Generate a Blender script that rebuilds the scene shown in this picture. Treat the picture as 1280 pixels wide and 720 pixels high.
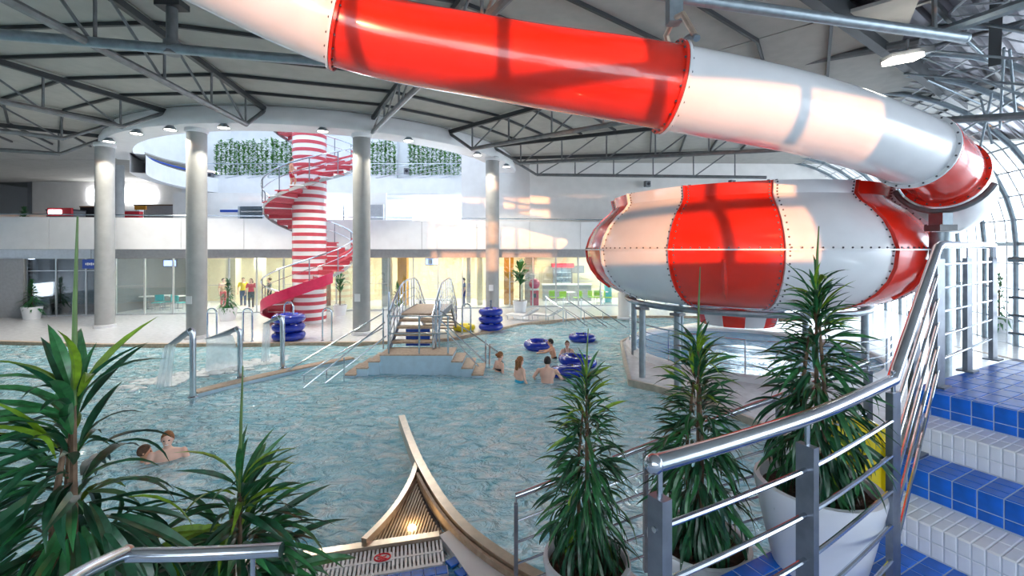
import bpy, bmesh, math, random
from math import sin, cos, tan, pi, radians as R, sqrt, atan2
from mathutils import Vector as V, Matrix, Euler
random.seed(7)
for o in list(bpy.data.objects): bpy.data.objects.remove(o)
S = bpy.context.scene; COL = S.collection
# ------------------------------------------------------------------ camera, world, sun, exposure
H = 3.4; F = 560.0; HOR = 312.0
cam = bpy.data.cameras.new('camera'); co = bpy.data.objects.new('camera', cam); COL.objects.link(co)
co.location = (0, 0, H); co.rotation_euler = (R(90), 0, 0)
cam.sensor_width = 36; cam.lens = 36*F/1280; cam.shift_y = -(360-HOR)/1280; cam.clip_start = .05; cam.clip_end = 300
S.camera = co
W = bpy.data.worlds.new('world'); S.world = W; W.use_nodes = True
bg = W.node_tree.nodes['Background']; bg.inputs[0].default_value = (.80, .90, 1, 1); bg.inputs[1].default_value = 2.9
sd = bpy.data.lights.new('sun', 'SUN'); so = bpy.data.objects.new('sun', sd); COL.objects.link(so)
sd.energy = 2.0; sd.color = (1, .40, .15); sd.angle = R(.5)
so.rotation_euler = V((.02, 1, -.061)).to_track_quat('-Z', 'Y').to_euler()
vs = S.view_settings; vs.view_transform = 'Standard'; vs.look = 'None'; vs.exposure = 1.38; vs.gamma = 1; vs.use_curve_mapping = False

# ------------------------------------------------------------------ pixel helpers (directions only; distance from what a thing touches)
def P(x, y, Y): return V(((x-640)/F*Y, Y, H-(y-HOR)/F*Y))
def G(x, y, z=0.0):
    Y = F*(H-z)/(y-HOR); return V(((x-640)/F*Y, Y, z))
DB = V((.891, .454, 0)); DA = V((-.454, .891, 0))          # stair axes: up the flight, along the treads
def ST(s, t, z=0): return DB*s + DA*t + V((0, 0, z))
STA = atan2(.454, .891)

# ------------------------------------------------------------------ materials
MATS = {}
def mat(name, col, rough=.5, metal=0, noise=0, nscale=8, bump=0, bscale=30, emit=0, coat=0, alpha=1, trans=0, spec=None, col2=None):
    if name in MATS: return MATS[name]
    m = bpy.data.materials.new(name); m.use_nodes = True; nt = m.node_tree; b = nt.nodes['Principled BSDF']
    b.inputs['Base Color'].default_value = (*col, 1); b.inputs['Roughness'].default_value = rough; b.inputs['Metallic'].default_value = metal
    if coat: b.inputs['Coat Weight'].default_value = coat; b.inputs['Coat Roughness'].default_value = .06
    if spec is not None: b.inputs['Specular IOR Level'].default_value = spec
    if alpha < 1: b.inputs['Alpha'].default_value = alpha
    if trans: b.inputs['Transmission Weight'].default_value = trans
    if emit: b.inputs['Emission Color'].default_value = (*col, 1); b.inputs['Emission Strength'].default_value = emit
    tc = None
    if noise or col2 or bump: tc = nt.nodes.new('ShaderNodeTexCoord')
    if noise or col2:
        n = nt.nodes.new('ShaderNodeTexNoise'); n.inputs['Scale'].default_value = nscale; n.inputs['Detail'].default_value = 4
        nt.links.new(tc.outputs['Object'], n.inputs['Vector'])
        r = nt.nodes.new('ShaderNodeValToRGB'); c2 = col2 or tuple(min(1, c*(1+noise)) for c in col)
        c1 = col if col2 else tuple(c*(1-noise) for c in col)
        r.color_ramp.elements[0].position = .35; r.color_ramp.elements[1].position = .65
        r.color_ramp.elements[0].color = (*c1, 1); r.color_ramp.elements[1].color = (*c2, 1)
        nt.links.new(n.outputs['Fac'], r.inputs['Fac']); nt.links.new(r.outputs['Color'], b.inputs['Base Color'])
    if bump:
        n2 = nt.nodes.new('ShaderNodeTexNoise'); n2.inputs['Scale'].default_value = bscale; n2.inputs['Detail'].default_value = 3
        nt.links.new(tc.outputs['Object'], n2.inputs['Vector'])
        bp = nt.nodes.new('ShaderNodeBump'); bp.inputs['Strength'].default_value = bump; bp.inputs['Distance'].default_value = .02
        nt.links.new(n2.outputs['Fac'], bp.inputs['Height']); nt.links.new(bp.outputs['Normal'], b.inputs['Normal'])
    MATS[name] = m; return m
def glassmat(name, tint=(.9, .97, 1), gloss=.12):
    m = bpy.data.materials.new(name); m.use_nodes = True; nt = m.node_tree; nt.nodes.clear()
    o = nt.nodes.new('ShaderNodeOutputMaterial'); t = nt.nodes.new('ShaderNodeBsdfTransparent'); t.inputs[0].default_value = (*tint, 1)
    g = nt.nodes.new('ShaderNodeBsdfGlossy'); g.inputs['Roughness'].default_value = .02; g.inputs[0].default_value = (1, 1, 1, 1)
    x = nt.nodes.new('ShaderNodeMixShader'); x.inputs[0].default_value = gloss
    nt.links.new(t.outputs[0], x.inputs[1]); nt.links.new(g.outputs[0], x.inputs[2]); nt.links.new(x.outputs[0], o.inputs[0])
    return m
M_ = dict(
 white=mat('white paint', (.80, .81, .83), .45, noise=.03, nscale=2),
 wallwarm=mat('warm white wall', (.80, .78, .76), .6, noise=.03, nscale=2),
 deck=mat('pale deck tile', (.70, .71, .74), .22, noise=.08, nscale=6, bump=.05),
 ceil=mat('grey ceiling panel', (.41, .40, .37), .8, noise=.05, nscale=3),
 purlin=mat('dark purlin', (.035, .04, .045), .5),
 steel=mat('grey painted steel', (.17, .18, .19), .42, metal=.35, noise=.15, nscale=5),
 steelblue=mat('galvanised pipe', (.30, .36, .40), .38, metal=.7, noise=.12, nscale=6),
 chrome=mat('polished stainless', (.56, .61, .68), .17, metal=1, noise=.06, nscale=10),
 brushed=mat('brushed stainless', (.24, .27, .32), .38, metal=.8, noise=.12, nscale=14),
 bronze=mat('beige stainless coping', (.62, .52, .42), .28, metal=.75, noise=.1, nscale=8),
 column=mat('grey column', (.37, .38, .38), .55, noise=.06, nscale=3),
 red=mat('red slide gel coat', (.84, .028, .012), .22, coat=.6, noise=.07, nscale=1.5),
 swhite=mat('white slide gel coat', (.82, .84, .87), .22, coat=.5, noise=.03, nscale=1.5),
 crimson=mat('crimson sheet', (.60, .02, .09), .35, coat=.2, noise=.06),
 stripe=mat('red stair paint', (.58, .07, .10), .45, noise=.08, nscale=6),
 bolt=mat('dark bolts', (.10, .10, .12), .4, metal=.8),
 blue=mat('blue glazed tile', (.004, .14, .66), .34, coat=.08, noise=.22, nscale=7),
 grout=mat('pale grout', (.50, .60, .74), .8, noise=.05),
 wtile=mat('white glazed tile', (.90, .92, .95), .2, coat=.3, noise=.04, nscale=9),
 wgrout=mat('grey grout', (.62, .67, .72), .8, noise=.05),
 pot=mat('white planter', (.80, .82, .86), .28, coat=.3, noise=.02, nscale=3),
 soil=mat('brown soil', (.035, .018, .012), .95, col2=(.11, .06, .045), nscale=45, bump=.8, bscale=60),
 leafd=mat('dark leaf', (.012, .075, .034), .33, noise=.4, nscale=9, coat=.15),
 leafm=mat('green leaf', (.03, .16, .05), .35, noise=.35, nscale=9, coat=.15),
 leafy=mat('young leaf', (.17, .30, .02), .4, noise=.3, nscale=8),
 fern=mat('fern green', (.10, .30, .05), .5, noise=.4, nscale=12),
 inlet=mat('brown slats', (.33, .25, .18), .45, noise=.1),
 stem=mat('green stem', (.10, .19, .05), .5, noise=.2),
 bark=mat('brown stem', (.16, .10, .06), .7, noise=.3, nscale=20),
 tube=mat('blue swim ring vinyl', (.006, .03, .42), .2, coat=.5, noise=.1, nscale=3),
 tubew=mat('pale ring print', (.45, .50, .80), .3, noise=.1),
 yellow=mat('yellow vinyl', (.85, .68, .01), .3, noise=.08, coat=.3),
 skin=mat('skin', (.86, .54, .42), .5, noise=.06, nscale=5),
 skin2=mat('tanned skin', (.74, .40, .26), .5, noise=.06, nscale=5),
 hairb=mat('brown hair', (.10, .045, .022), .6, noise=.3, nscale=30),
 hairr=mat('auburn hair', (.28, .11, .035), .6, noise=.3, nscale=30),
 hairk=mat('dark hair', (.022, .016, .015), .6, noise=.3, nscale=30),
 dark=mat('dark cloth', (.02, .02, .03), .7, noise=.2),
 aqua=mat('turquoise cloth', (.02, .48, .75), .6, noise=.1),
 redcloth=mat('red cloth', (.65, .03, .06), .7, noise=.15),
 greycloth=mat('grey cloth', (.22, .24, .24), .7, noise=.15),
 pants=mat('blue jeans', (.03, .05, .14), .8, noise=.2),
 cream=mat('cream interior wall', (.78, .70, .50), .7, noise=.04),
 dgrey=mat('dark grey panel', (.16, .17, .19), .5, noise=.08),
 mgrey=mat('mid grey panel', (.36, .37, .39), .5, noise=.06),
 alu=mat('aluminium frame', (.55, .58, .62), .35, metal=.6, noise=.05),
 lime=mat('lime plastic', (.38, .72, .02), .4, noise=.05),
 teal=mat('teal plastic', (.05, .50, .52), .4, noise=.05),
 signblue=mat('blue sign', (.01, .06, .38), .4, noise=.05),
 orangebeam=mat('orange beam', (.70, .32, .03), .6, noise=.05),
 stone=mat('brown stone tile', (.42, .30, .21), .5, col2=(.55, .42, .31), nscale=12, bump=.1),
 pbasin=mat('pale blue pool wall', (.50, .68, .80), .3, noise=.06, nscale=5),
 screen=mat('lit screen', (.35, .42, .85), .3, emit=1.2),
 lamp=mat('lamp glow', (1, .93, .80), .3, emit=9),
 glowc=mat('cool white glow', (.95, .97, 1), .3, emit=5),  # glow put on a door leaf, sign print and window panes, no lamps
 lampw=mat('warm underwater lamp', (1, .72, .38), .3, emit=14),
 signred=mat('red sign print', (.72, .03, .05), .5, noise=.03),
 rubber=mat('black rubber', (.015, .015, .018), .7, noise=.2),
 corr=mat('corrugated deck', (.20, .19, .22), .45, metal=.5, noise=.08, nscale=3),
 glass=glassmat('window glass'), glassd=glassmat('smoked glass', (.45, .50, .55), .16), glassp=glassmat('bright facade glass', (.97, .99, 1), .05),
)
M_['glassk'] = glassmat('tinted skylight glass', (.55,.57,.60), .08)
def watermat(name, c1, c2, c3, bs, strength):
    m = bpy.data.materials.new(name); m.use_nodes = True; nt = m.node_tree; b = nt.nodes['Principled BSDF']
    tc = nt.nodes.new('ShaderNodeTexCoord'); mp = nt.nodes.new('ShaderNodeMapping'); mp.inputs['Scale'].default_value = (1, 1.4, 1)
    nt.links.new(tc.outputs['Object'], mp.inputs[0])
    n = nt.nodes.new('ShaderNodeTexNoise'); n.inputs['Scale'].default_value = 1.9; n.inputs['Detail'].default_value = 8; n.inputs['Roughness'].default_value = .68; n.inputs['Distortion'].default_value = 1.0
    nt.links.new(mp.outputs[0], n.inputs['Vector'])
    r = nt.nodes.new('ShaderNodeValToRGB'); e = r.color_ramp.elements; e[0].position = .3; e[0].color = (*c1, 1); e[1].position = .72; e[1].color = (*c3, 1)
    k = e.new(.5); k.color = (*c2, 1)
    nt.links.new(n.outputs['Fac'], r.inputs[0]); nt.links.new(r.outputs[0], b.inputs['Base Color'])
    b.inputs['Roughness'].default_value = .03; b.inputs['IOR'].default_value = 1.4; b.inputs['Specular IOR Level'].default_value = .8
    n2 = nt.nodes.new('ShaderNodeTexNoise'); n2.inputs['Scale'].default_value = bs; n2.inputs['Detail'].default_value = 4; n2.inputs['Distortion'].default_value = .8
    nt.links.new(mp.outputs[0], n2.inputs['Vector'])
    bp = nt.nodes.new('ShaderNodeBump'); bp.inputs['Strength'].default_value = strength; bp.inputs['Distance'].default_value = .34
    nt.links.new(n2.outputs['Fac'], bp.inputs['Height']); nt.links.new(bp.outputs[0], b.inputs['Normal'])
    return m
M_['water'] = watermat('pool water', (.16, .55, .72), (.50, .82, .92), (.95, .99, 1.0), 3.4, 1.0)
M_['bwater'] = watermat('blue basin water', (.02, .16, .42), (.07, .30, .52), (.25, .50, .66), 6, .5)
M_['foam'] = mat('foaming water', (.85, .92, .96), .3, alpha=.8, noise=.05, nscale=12, bump=.5, bscale=14)
M_['fall'] = mat('falling water', (.80, .89, .94), .2, alpha=.38, noise=.06, nscale=10, bump=.5, bscale=20)

# ------------------------------------------------------------------ mesh builder
class MB:
    def __init__(s): s.v = []; s.f = []
    def quadbox(s, lo, hi, M=None):
        x0, y0, z0 = lo; x1, y1, z1 = hi; b = len(s.v)
        for p in ((x0,y0,z0),(x1,y0,z0),(x1,y1,z0),(x0,y1,z0),(x0,y0,z1),(x1,y0,z1),(x1,y1,z1),(x0,y1,z1)):
            p = V(p); s.v.append(M @ p if M else p)
        for q in ((0,3,2,1),(4,5,6,7),(0,1,5,4),(1,2,6,5),(2,3,7,6),(3,0,4,7)): s.f.append([b+i for i in q])
        return s
    def box(s, c, d, rz=0, M=None):
        T = Matrix.Translation(V(c)) @ Matrix.Rotation(rz, 4, 'Z')
        if M: T = M @ T
        return s.quadbox((-d[0]/2,-d[1]/2,-d[2]/2), (d[0]/2,d[1]/2,d[2]/2), T)
    def bar(s, a, b, w, h):                       # rectangular bar from a to b
        a = V(a); b = V(b); d = b-a; L = d.length; q = d.to_track_quat('X', 'Z')
        T = Matrix.Translation((a+b)/2) @ q.to_matrix().to_4x4()
        return s.quadbox((-L/2,-w/2,-h/2), (L/2,w/2,h/2), T)
    def tube(s, pts, r, n=8, closed=False, caps=True):
        pts = [V(p) for p in pts]; N = len(pts); rr = r if isinstance(r, (list, tuple)) else [r]*N
        b = len(s.v); up = None
        for i, p in enumerate(pts):
            if closed: d = pts[(i+1) % N]-pts[i-1]
            else: d = pts[min(i+1, N-1)]-pts[max(i-1, 0)]
            d.normalize()
            if up is None:
                up = V((0,0,1)) if abs(d.z) < .9 else V((1,0,0))
            u = (up - d*up.dot(d)); u.normalize(); up = u; w = d.cross(u)
            for k in range(n):
                a = 2*pi*k/n; s.v.append(p + u*(cos(a)*rr[i]) + w*(sin(a)*rr[i]))
        for i in range(N if closed else N-1):
            for k in range(n):
                j = (i+1) % N
                s.f.append([b+i*n+k, b+i*n+(k+1)%n, b+j*n+(k+1)%n, b+j*n+k])
        if caps and not closed:
            s.f.append([b+k for k in reversed(range(n))]); s.f.append([b+(N-1)*n+k for k in range(n)])
        return s
    def lathe(s, prof, n=24, c=(0,0,0), a0=0, a1=2*pi, caps=False):
        c = V(c); full = abs(a1-a0-2*pi) < 1e-6; m = n if full else n+1; b = len(s.v); K = len(prof)
        for i in range(m):
            a = a0+(a1-a0)*i/n
            for r, z in prof: s.v.append(c+V((r*cos(a), r*sin(a), z)))
        for i in range(n):
            j = (i+1) % m
            for k in range(K-1): s.f.append([b+i*K+k, b+j*K+k, b+j*K+k+1, b+i*K+k+1])
        return s
    def prism(s, poly, z0, z1):
        b = len(s.v); n = len(poly)
        for p in poly: s.v.append(V((p[0], p[1], z0)))
        for p in poly: s.v.append(V((p[0], p[1], z1)))
        ar = sum(poly[i][0]*poly[(i+1)%n][1]-poly[(i+1)%n][0]*poly[i][1] for i in range(n))
        o = list(range(n)) if ar > 0 else list(reversed(range(n)))
        s.f.append([b+i for i in reversed(o)]); s.f.append([b+n+i for i in o])
        for k in range(n): i, j = o[k], o[(k+1)%n]; s.f.append([b+i, b+j, b+n+j, b+n+i])
        return s
    def strip(s, pts, w, z0, z1):                 # wall of width w along a plan polyline
        L, Rr = [], []; n = len(pts)
        for i in range(n):
            a = V(pts[max(i-1,0)][:2]); c = V(pts[min(i+1,n-1)][:2]); d = (c-a).normalized(); nn = V((-d.y, d.x))
            p = V(pts[i][:2]); L.append(p+nn*w/2); Rr.append(p-nn*w/2)
        b = len(s.v)
        for i in range(n):
            for q in (L[i], Rr[i]):
                s.v.append(V((q.x,q.y,z0))); s.v.append(V((q.x,q.y,z1)))
        for i in range(n-1):
            a = b+4*i; c = a+4
            s.f += [[a+1,a+3,c+3,c+1],[a,c,c+2,a+2],[a,a+1,c+1,c],[a+2,c+2,c+3,a+3]]
        s.f.append([b,b+2,b+3,b+1]); e = b+4*(n-1); s.f.append([e,e+1,e+3,e+2])
        return s
    def ball(s, c, r, n=12, m=8, M=None):
        c = V(c); r = V(r) if hasattr(r, '__len__') else V((r,r,r)); b = len(s.v)
        def put(p): s.v.append(c + (M @ p if M else p))
        put(V((0,0,r.z)))
        for i in range(1, m):
            t = pi*i/m
            for k in range(n): a = 2*pi*k/n; put(V((r.x*sin(t)*cos(a), r.y*sin(t)*sin(a), r.z*cos(t))))
        put(V((0,0,-r.z))); e = len(s.v)-1
        for k in range(n):
            s.f.append([b, b+1+k, b+1+(k+1)%n]); s.f.append([e, b+1+(m-2)*n+(k+1)%n, b+1+(m-2)*n+k])
        for i in range(m-2):
            for k in range(n): s.f.append([b+1+i*n+k, b+1+(i+1)*n+k, b+1+(i+1)*n+(k+1)%n, b+1+i*n+(k+1)%n])
        return s
    def cap(s, a, b_, ra, rb, n=10):              # tapered capsule
        a = V(a); b_ = V(b_); s.tube([a, b_], [ra, rb], n); s.ball(a, ra, n, 6); s.ball(b_, rb, n, 6); return s
    def mesh(s, name, m, smooth=True):
        me = bpy.data.meshes.new(name); me.from_pydata([tuple(v) for v in s.v], [], s.f); me.materials.append(m)
        if smooth:
            me.polygons.foreach_set('use_smooth', [True]*len(me.polygons))
            try: me.set_sharp_from_angle(angle=R(38))
            except Exception: pass
        me.update(); return me
    def build(s, name, m, parent=None, smooth=True, label=None, **kw):
        m = M_[m] if isinstance(m, str) else m
        return link(name, s.mesh(name, m, smooth), parent, label=label, **kw)
def link(name, me, parent=None, M=None, label=None, kind=None, cat=None, group=None):
    o = bpy.data.objects.new(name, me); COL.objects.link(o)
    if parent: o.parent = parent; o.matrix_parent_inverse = PINV.get(parent.name, Matrix())
    if M is not None: o.matrix_world = M if not parent else M; 
    if label: o['label'] = label
    if kind: o['kind'] = kind
    if cat: o['category'] = cat
    if group: o['group'] = group
    return o
PINV = {}
def thing(name, label, cat, loc=(0,0,0), group=None, kind=None):
    o = bpy.data.objects.new(name, None); COL.objects.link(o); o.location = V(loc); o.empty_display_size = .1
    o['label'] = label
    if cat: o['category'] = cat
    if group: o['group'] = group
    if kind: o['kind'] = kind
    PINV[o.name] = Matrix.Translation(V(loc)).inverted()     # children keep world coordinates
    return o
def inst(name, me, parent, M):                                # child sharing mesh data at a world matrix
    o = bpy.data.objects.new(name, me); COL.objects.link(o); o.parent = parent
    o.matrix_parent_inverse = PINV.get(parent.name, Matrix()); o.matrix_basis = M
    return o
def struct(o, label=None):
    o['kind'] = 'structure'
    if label: o['label'] = label
    return o
def TR(p, rz=0, s=None):
    m = Matrix.Translation(V(p)) @ Matrix.Rotation(rz, 4, 'Z')
    return m @ Matrix.Diagonal((*s, 1)) if s else m
def spline(pts, n=8):
    pts = [V(p) for p in pts]; out = []
    for i in range(len(pts)-1):
        p0 = pts[max(i-1,0)]; p1 = pts[i]; p2 = pts[i+1]; p3 = pts[min(i+2,len(pts)-1)]
        for k in range(n):
            t = k/n; out.append(.5*((2*p1)+(p2-p0)*t+(2*p0-5*p1+4*p2-p3)*t*t+(3*p1-p0-3*p2+p3)*t**3))
    out.append(pts[-1]); return out
# ================================================================== STRUCTURE
C = V((-10.4, 26.9, 0)); RZ = 8.75; RR = 10.0               # centre of the ring beam, roof height, ring radius
def CP(deg, r, z=0): return C + V((r*cos(R(deg)), r*sin(R(deg)), z))
# pool deck: back deck polygon in front of the glazed rooms
edge = [G(-120,424), G(0,427), G(130,431), G(280,430), G(380,429), G(470,428), G(560,424), G(613,413.5), G(650,405), G(700,400), G(745,396), V((6.5,22.9,0)), V((13,22.4,0)), V((15.2,19,0)), V((15.6,12,0)), V((15.2,4,0)), V((15.2,-7,0))]
fl = MB().prism([(p.x,p.y) for p in edge]+[(30,-7),(30,40),(-42,40),(-42,17)], -.6, 0).build('floor', 'deck', smooth=False); struct(fl, 'pale tiled pool deck')
MB().strip([(p.x,p.y) for p in edge], .16, -.3, .035).build('pool_coping', 'stone', fl)
# pool basin below the water and near-side ground
struct(MB().prism([(-42,-7),(16,-7),(16,24),(-42,24)], -1.6, -1.4).build('floor_basin', 'pbasin', smooth=False), 'pale blue pool bottom')
# water sheet with real ripples
def sheet(name, x0, x1, y0, y1, nx, ny, z, amp, m, seed, keep=None):
    rnd = random.Random(seed); ws = [(rnd.uniform(.8,5.5), rnd.uniform(0,2*pi), rnd.uniform(0,6.28)) for _ in range(14)]
    mb = MB(); idx = {}
    for j in range(ny+1):
        for i in range(nx+1):
            x = x0+(x1-x0)*i/nx; y = y0+(y1-y0)*(j/ny)**1.5
            h = sum(sin(k*(x*cos(a)+y*sin(a))+p)/(.6+.5*k) for k, a, p in ws)
            idx[i,j] = len(mb.v); mb.v.append(V((x,y,z+amp*h)))
    for j in range(ny):
        for i in range(nx):
            c = (mb.v[idx[i,j]]+mb.v[idx[i+1,j+1]])/2
            if keep is None or keep(c): mb.f.append([idx[i,j], idx[i+1,j], idx[i+1,j+1], idx[i,j+1]])
    return mb.build(name, m)
w = sheet('pool_water', -32, 15.5, 3.0, 23.6, 260, 210, -.07, .011, 'water', 3)
w['label'] = 'turquoise rippling water of the large swimming pool'; w['category'] = 'water'; w['kind'] = 'stuff'
# walls
def wallq(name, a, b, z0, z1, m, label, th=.2):
    return struct(MB().strip([a, b], th, z0, z1).build(name, m, smooth=False), label)
wallq('wall_left', (-42,-7), (-42,40), 0, RZ+3, 'white', 'white side wall')
wb = MB(); wb.strip([(-42,-7),(30,-7)], .3, -1.5, 3.88)
wb.strip([(-42,-7.02),(-5.2,-7.02)], .3, 3.88, RZ)
wb.strip([(5.5,-7.02),(30,-7.02)], .3, 3.88, RZ); wb.strip([(1.6,-7.02),(5.5,-7.02)], .3, 6.65, RZ)  # unseen blank wall parts shaped to limit where the low sun falls
struct(wb.build('wall_front', 'white', smooth=False), 'wall with high windows opposite the glazed rooms')
w9 = thing('window_9', 'high mullioned window band', None, (0,-7,3.88), kind='structure')
for i in range(27):
    x = -29+i*2.2
    MB().box((x,-7,(3.88+RZ)/2), (.22,.2,RZ-3.88)).build('mullion', 'steel', w9, smooth=False)
for z in (4.0, 5.35, 6.7, 8.05): MB().box((.5,-7,z), (59,.2,.24)).build('transom', 'steel', w9, smooth=False)

# facade line of the glazed rooms / gallery parapet
FL = [(-29.5,21.6),(-24,22.2),(-16,23.2),(-10,24.0),(-4,25.0),(2,26.0),(8,26.8),(16,27.3),(24,27.6)]
def fac(X, off=0):
    for (a, b) in zip(FL, FL[1:]):
        if a[0] <= X <= b[0]:
            t = (X-a[0])/(b[0]-a[0]); d = V((b[0]-a[0], b[1]-a[1])).normalized()
            return V((X - d.y*off, a[1]+(b[1]-a[1])*t + d.x*off, 0)), atan2(d.y, d.x)
    return V((X, FL[-1][1]+off, 0)), 0
par = thing('wall_gallery', 'white curved gallery parapet above the glazed rooms', None, (-6,24.6,3.4), kind='structure')
X = -29
while X < 22:
    a, _ = fac(X+.012); b, _ = fac(X+2.988 if X+2.988 < 23 else 23)
    MB().strip([a, b], .18, 3.42, 5.02).build('parapet_panel', 'white', par, smooth=False); X += 3
MB().strip([(p[0],p[1]+.03) for p in FL], .14, 3.40, 4.98).build('parapet_core', 'mgrey', par, smooth=False)
MB().tube([(p[0],p[1],5.16) for p in FL], .03, 8).build('gallery_rail', 'chrome', par)
slab = MB().prism([(p[0],p[1]+.02) for p in FL]+[(24,40),(-42,40),(-42,20.5)], 3.42, 3.85).build('floor_upper', 'white', smooth=False); struct(slab, 'upper gallery floor slab')
# ground floor glazing: fascia, mullions, panes
gl = thing('window_1', 'long glazed front of the ground floor rooms', None, (-6,25.2,0), kind='structure')
X = -28.6; step = 1.36; k = 0
while X < 14:
    a, rz = fac(X, .55); b, _ = fac(X+step, .55); dark = X < -21.4
    MB().box((a.x,a.y,1.47), (.06,.10,2.94), rz).build('mullion', 'alu', gl, smooth=False)
    MB().strip([a, b], .08, 2.94, 3.40).build('fascia_panel', 'mgrey' if not dark else 'alu', gl, smooth=False)
    o = MB().strip([a, b], .02, .06, 2.92).build('pane', 'glassd' if dark else 'glass', gl, smooth=False)
    MB().strip([a, b], .05, 0, .07).build('sill', 'alu', gl, smooth=False)
    if dark or k % 3 == 0: MB().strip([a, b], .05, 2.3 if dark else 1.5, 2.34 if dark else 1.53).build('transom', 'alu', gl, smooth=False)
    X += step; k += 1
# rooms behind
rw = MB().strip([(-29,29.5),(-14,30),(0,31.5),(16,32.5)], .2, 0, 3.42).build('wall_rooms', 'cream', smooth=False); struct(rw, 'cream back wall of the ground floor rooms')
for i, (x, m) in enumerate(((-24.2,'mgrey'),(-21.3,'dgrey'),(-9.4,'cream'),(.7,'cream'),(9.5,'white'))):
    a, rz = fac(x, .7); struct(MB().strip([a, (x,31)], .15, 0, 3.42).build('wall_partition_%d' % (i+1), m, smooth=False), 'partition wall between the ground floor rooms')
for i, (x0, x1) in enumerate(((-27,-24.6),(-24,-21.6))):
    a, _ = fac(x0, 1.2); b, _ = fac(x1, 1.2); bl = thing('roller_blind', ('dark slatted blind behind the glass of the end room','dark slatted blind behind the glass beside the blue sign')[i], 'blind', ((a.x+b.x)/2,a.y,0.1))
    for q in range(14): MB().strip([a,b], .03, .08+q*.2, .27+q*.2).build('slat', 'dgrey', bl, smooth=False)
a, rz = fac(-25.2, .35); struct(MB().box((a.x,a.y,1.47),(1.5,.12,2.94),rz).build('wall_pier', 'mgrey', smooth=False), 'grey wall pier beside the glazing')
# lamps added to brighten the rooms behind the glass
for i, (x, y) in enumerate(((-27,26.5),(-22,26.5),(-18,27),(-15,27),(-12,27.2),(-7.5,28),(-4.5,28.4),(-1.2,28.8),(1.2,29),(4,29.2),(7,29.6),(11,30))):
    t = thing('added_ceiling_lamp', 'flat ceiling panel added to light the ground floor rooms', 'lamp', (x,y,3.38), group='added ceiling panels of the ground floor rooms')
    MB().box((x,y,3.39),(1.3,.5,.05)).build('frame','alu',t,smooth=False); MB().box((x,y,3.355),(1.2,.4,.03)).build('diffuser','lamp',t,smooth=False)
    ld = bpy.data.lights.new('room_fill_lamp','AREA'); ld.shape='RECTANGLE'; ld.size=1.2; ld.size_y=.4; ld.energy=55 if x > -20 else 15; ld.color=(1,.9,.68)
    lo = bpy.data.objects.new('room_fill_lamp', ld); COL.objects.link(lo); lo.location=(x,y,3.32)

# columns on the ring
cols = [(131,19.6,'grey round column beside the blue door sign'),(246,17.2,'grey round column with a white notice beside the swan-neck fountains'),(452,18.0,'grey round column between the spiral stair and the bridge'),(615.5,22.6,'grey round column behind the stack of swim rings near the yellow ring')]
for i, (x, Y, lab) in enumerate(cols):
    p = P(x, 312, Y); t = thing('round_column', lab, 'column', (p.x,p.y,0), group='ring beam columns')
    MB().lathe([(0,0),(.34,0),(.34,8.06),(0,8.06)], 28, (p.x,p.y,0)).build('shaft','column',t)
    MB().lathe([(.342,0),(.40,0),(.40,.12),(.342,.14)], 28, (p.x,p.y,0)).build('base_collar','deck',t)
    MB().lathe([(.342,7.86),(.39,7.90),(.39,8.02),(.342,8.02)], 28, (p.x,p.y,0)).build('capital','white',t)
    if i: MB().box((p.x-.05,p.y-.352,1.5),(.22,.02,.30)).build('notice','white',t,smooth=False)
p = P(782,312,22.0); t = thing('round_column','short pale column under the bowl slide at the pool edge','column',(p.x,p.y,0))
MB().lathe([(0,0),(.36,0),(.36,3.4),(0,3.4)],24,(p.x,p.y,0)).build('shaft','wallwarm',t)
MB().lathe([(.362,0),(.42,0),(.42,.1),(.362,.12)],24,(p.x,p.y,0)).build('base_collar','deck',t)
p = P(146,312,25.5); t = thing('round_column','far grey column on the upper gallery floor','column',(p.x,p.y,3.85))
MB().lathe([(0,3.85),(.34,3.85),(.34,8.2),(0,8.2)],20,(p.x,p.y,0)).build('shaft','column',t); MB().lathe([(.342,3.85),(.4,3.85),(.4,3.97),(.342,3.97)],20,(p.x,p.y,0)).build('base_collar','deck',t)

# ring beam
ring = thing('trim_1', 'white curved ring beam carried by the round columns', None, CP(-90,RR,8), kind='structure')
n = 48; A0, A1 = -158, 0
prof = [(9.45,8.02),(10.55,8.02),(10.62,8.12),(10.62,8.30),(10.40,8.72),(9.45,8.72)]
MB().lathe(prof+[prof[0]], n, C, R(A0), R(A1)).build('beam','white',ring)
MB().lathe([(10.42,8.74),(10.42,12.1),(10.55,12.1),(10.55,8.74)],72,C).build('upper_drum','white',ring)  # drum added to keep low sun out of the skylight sides
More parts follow.
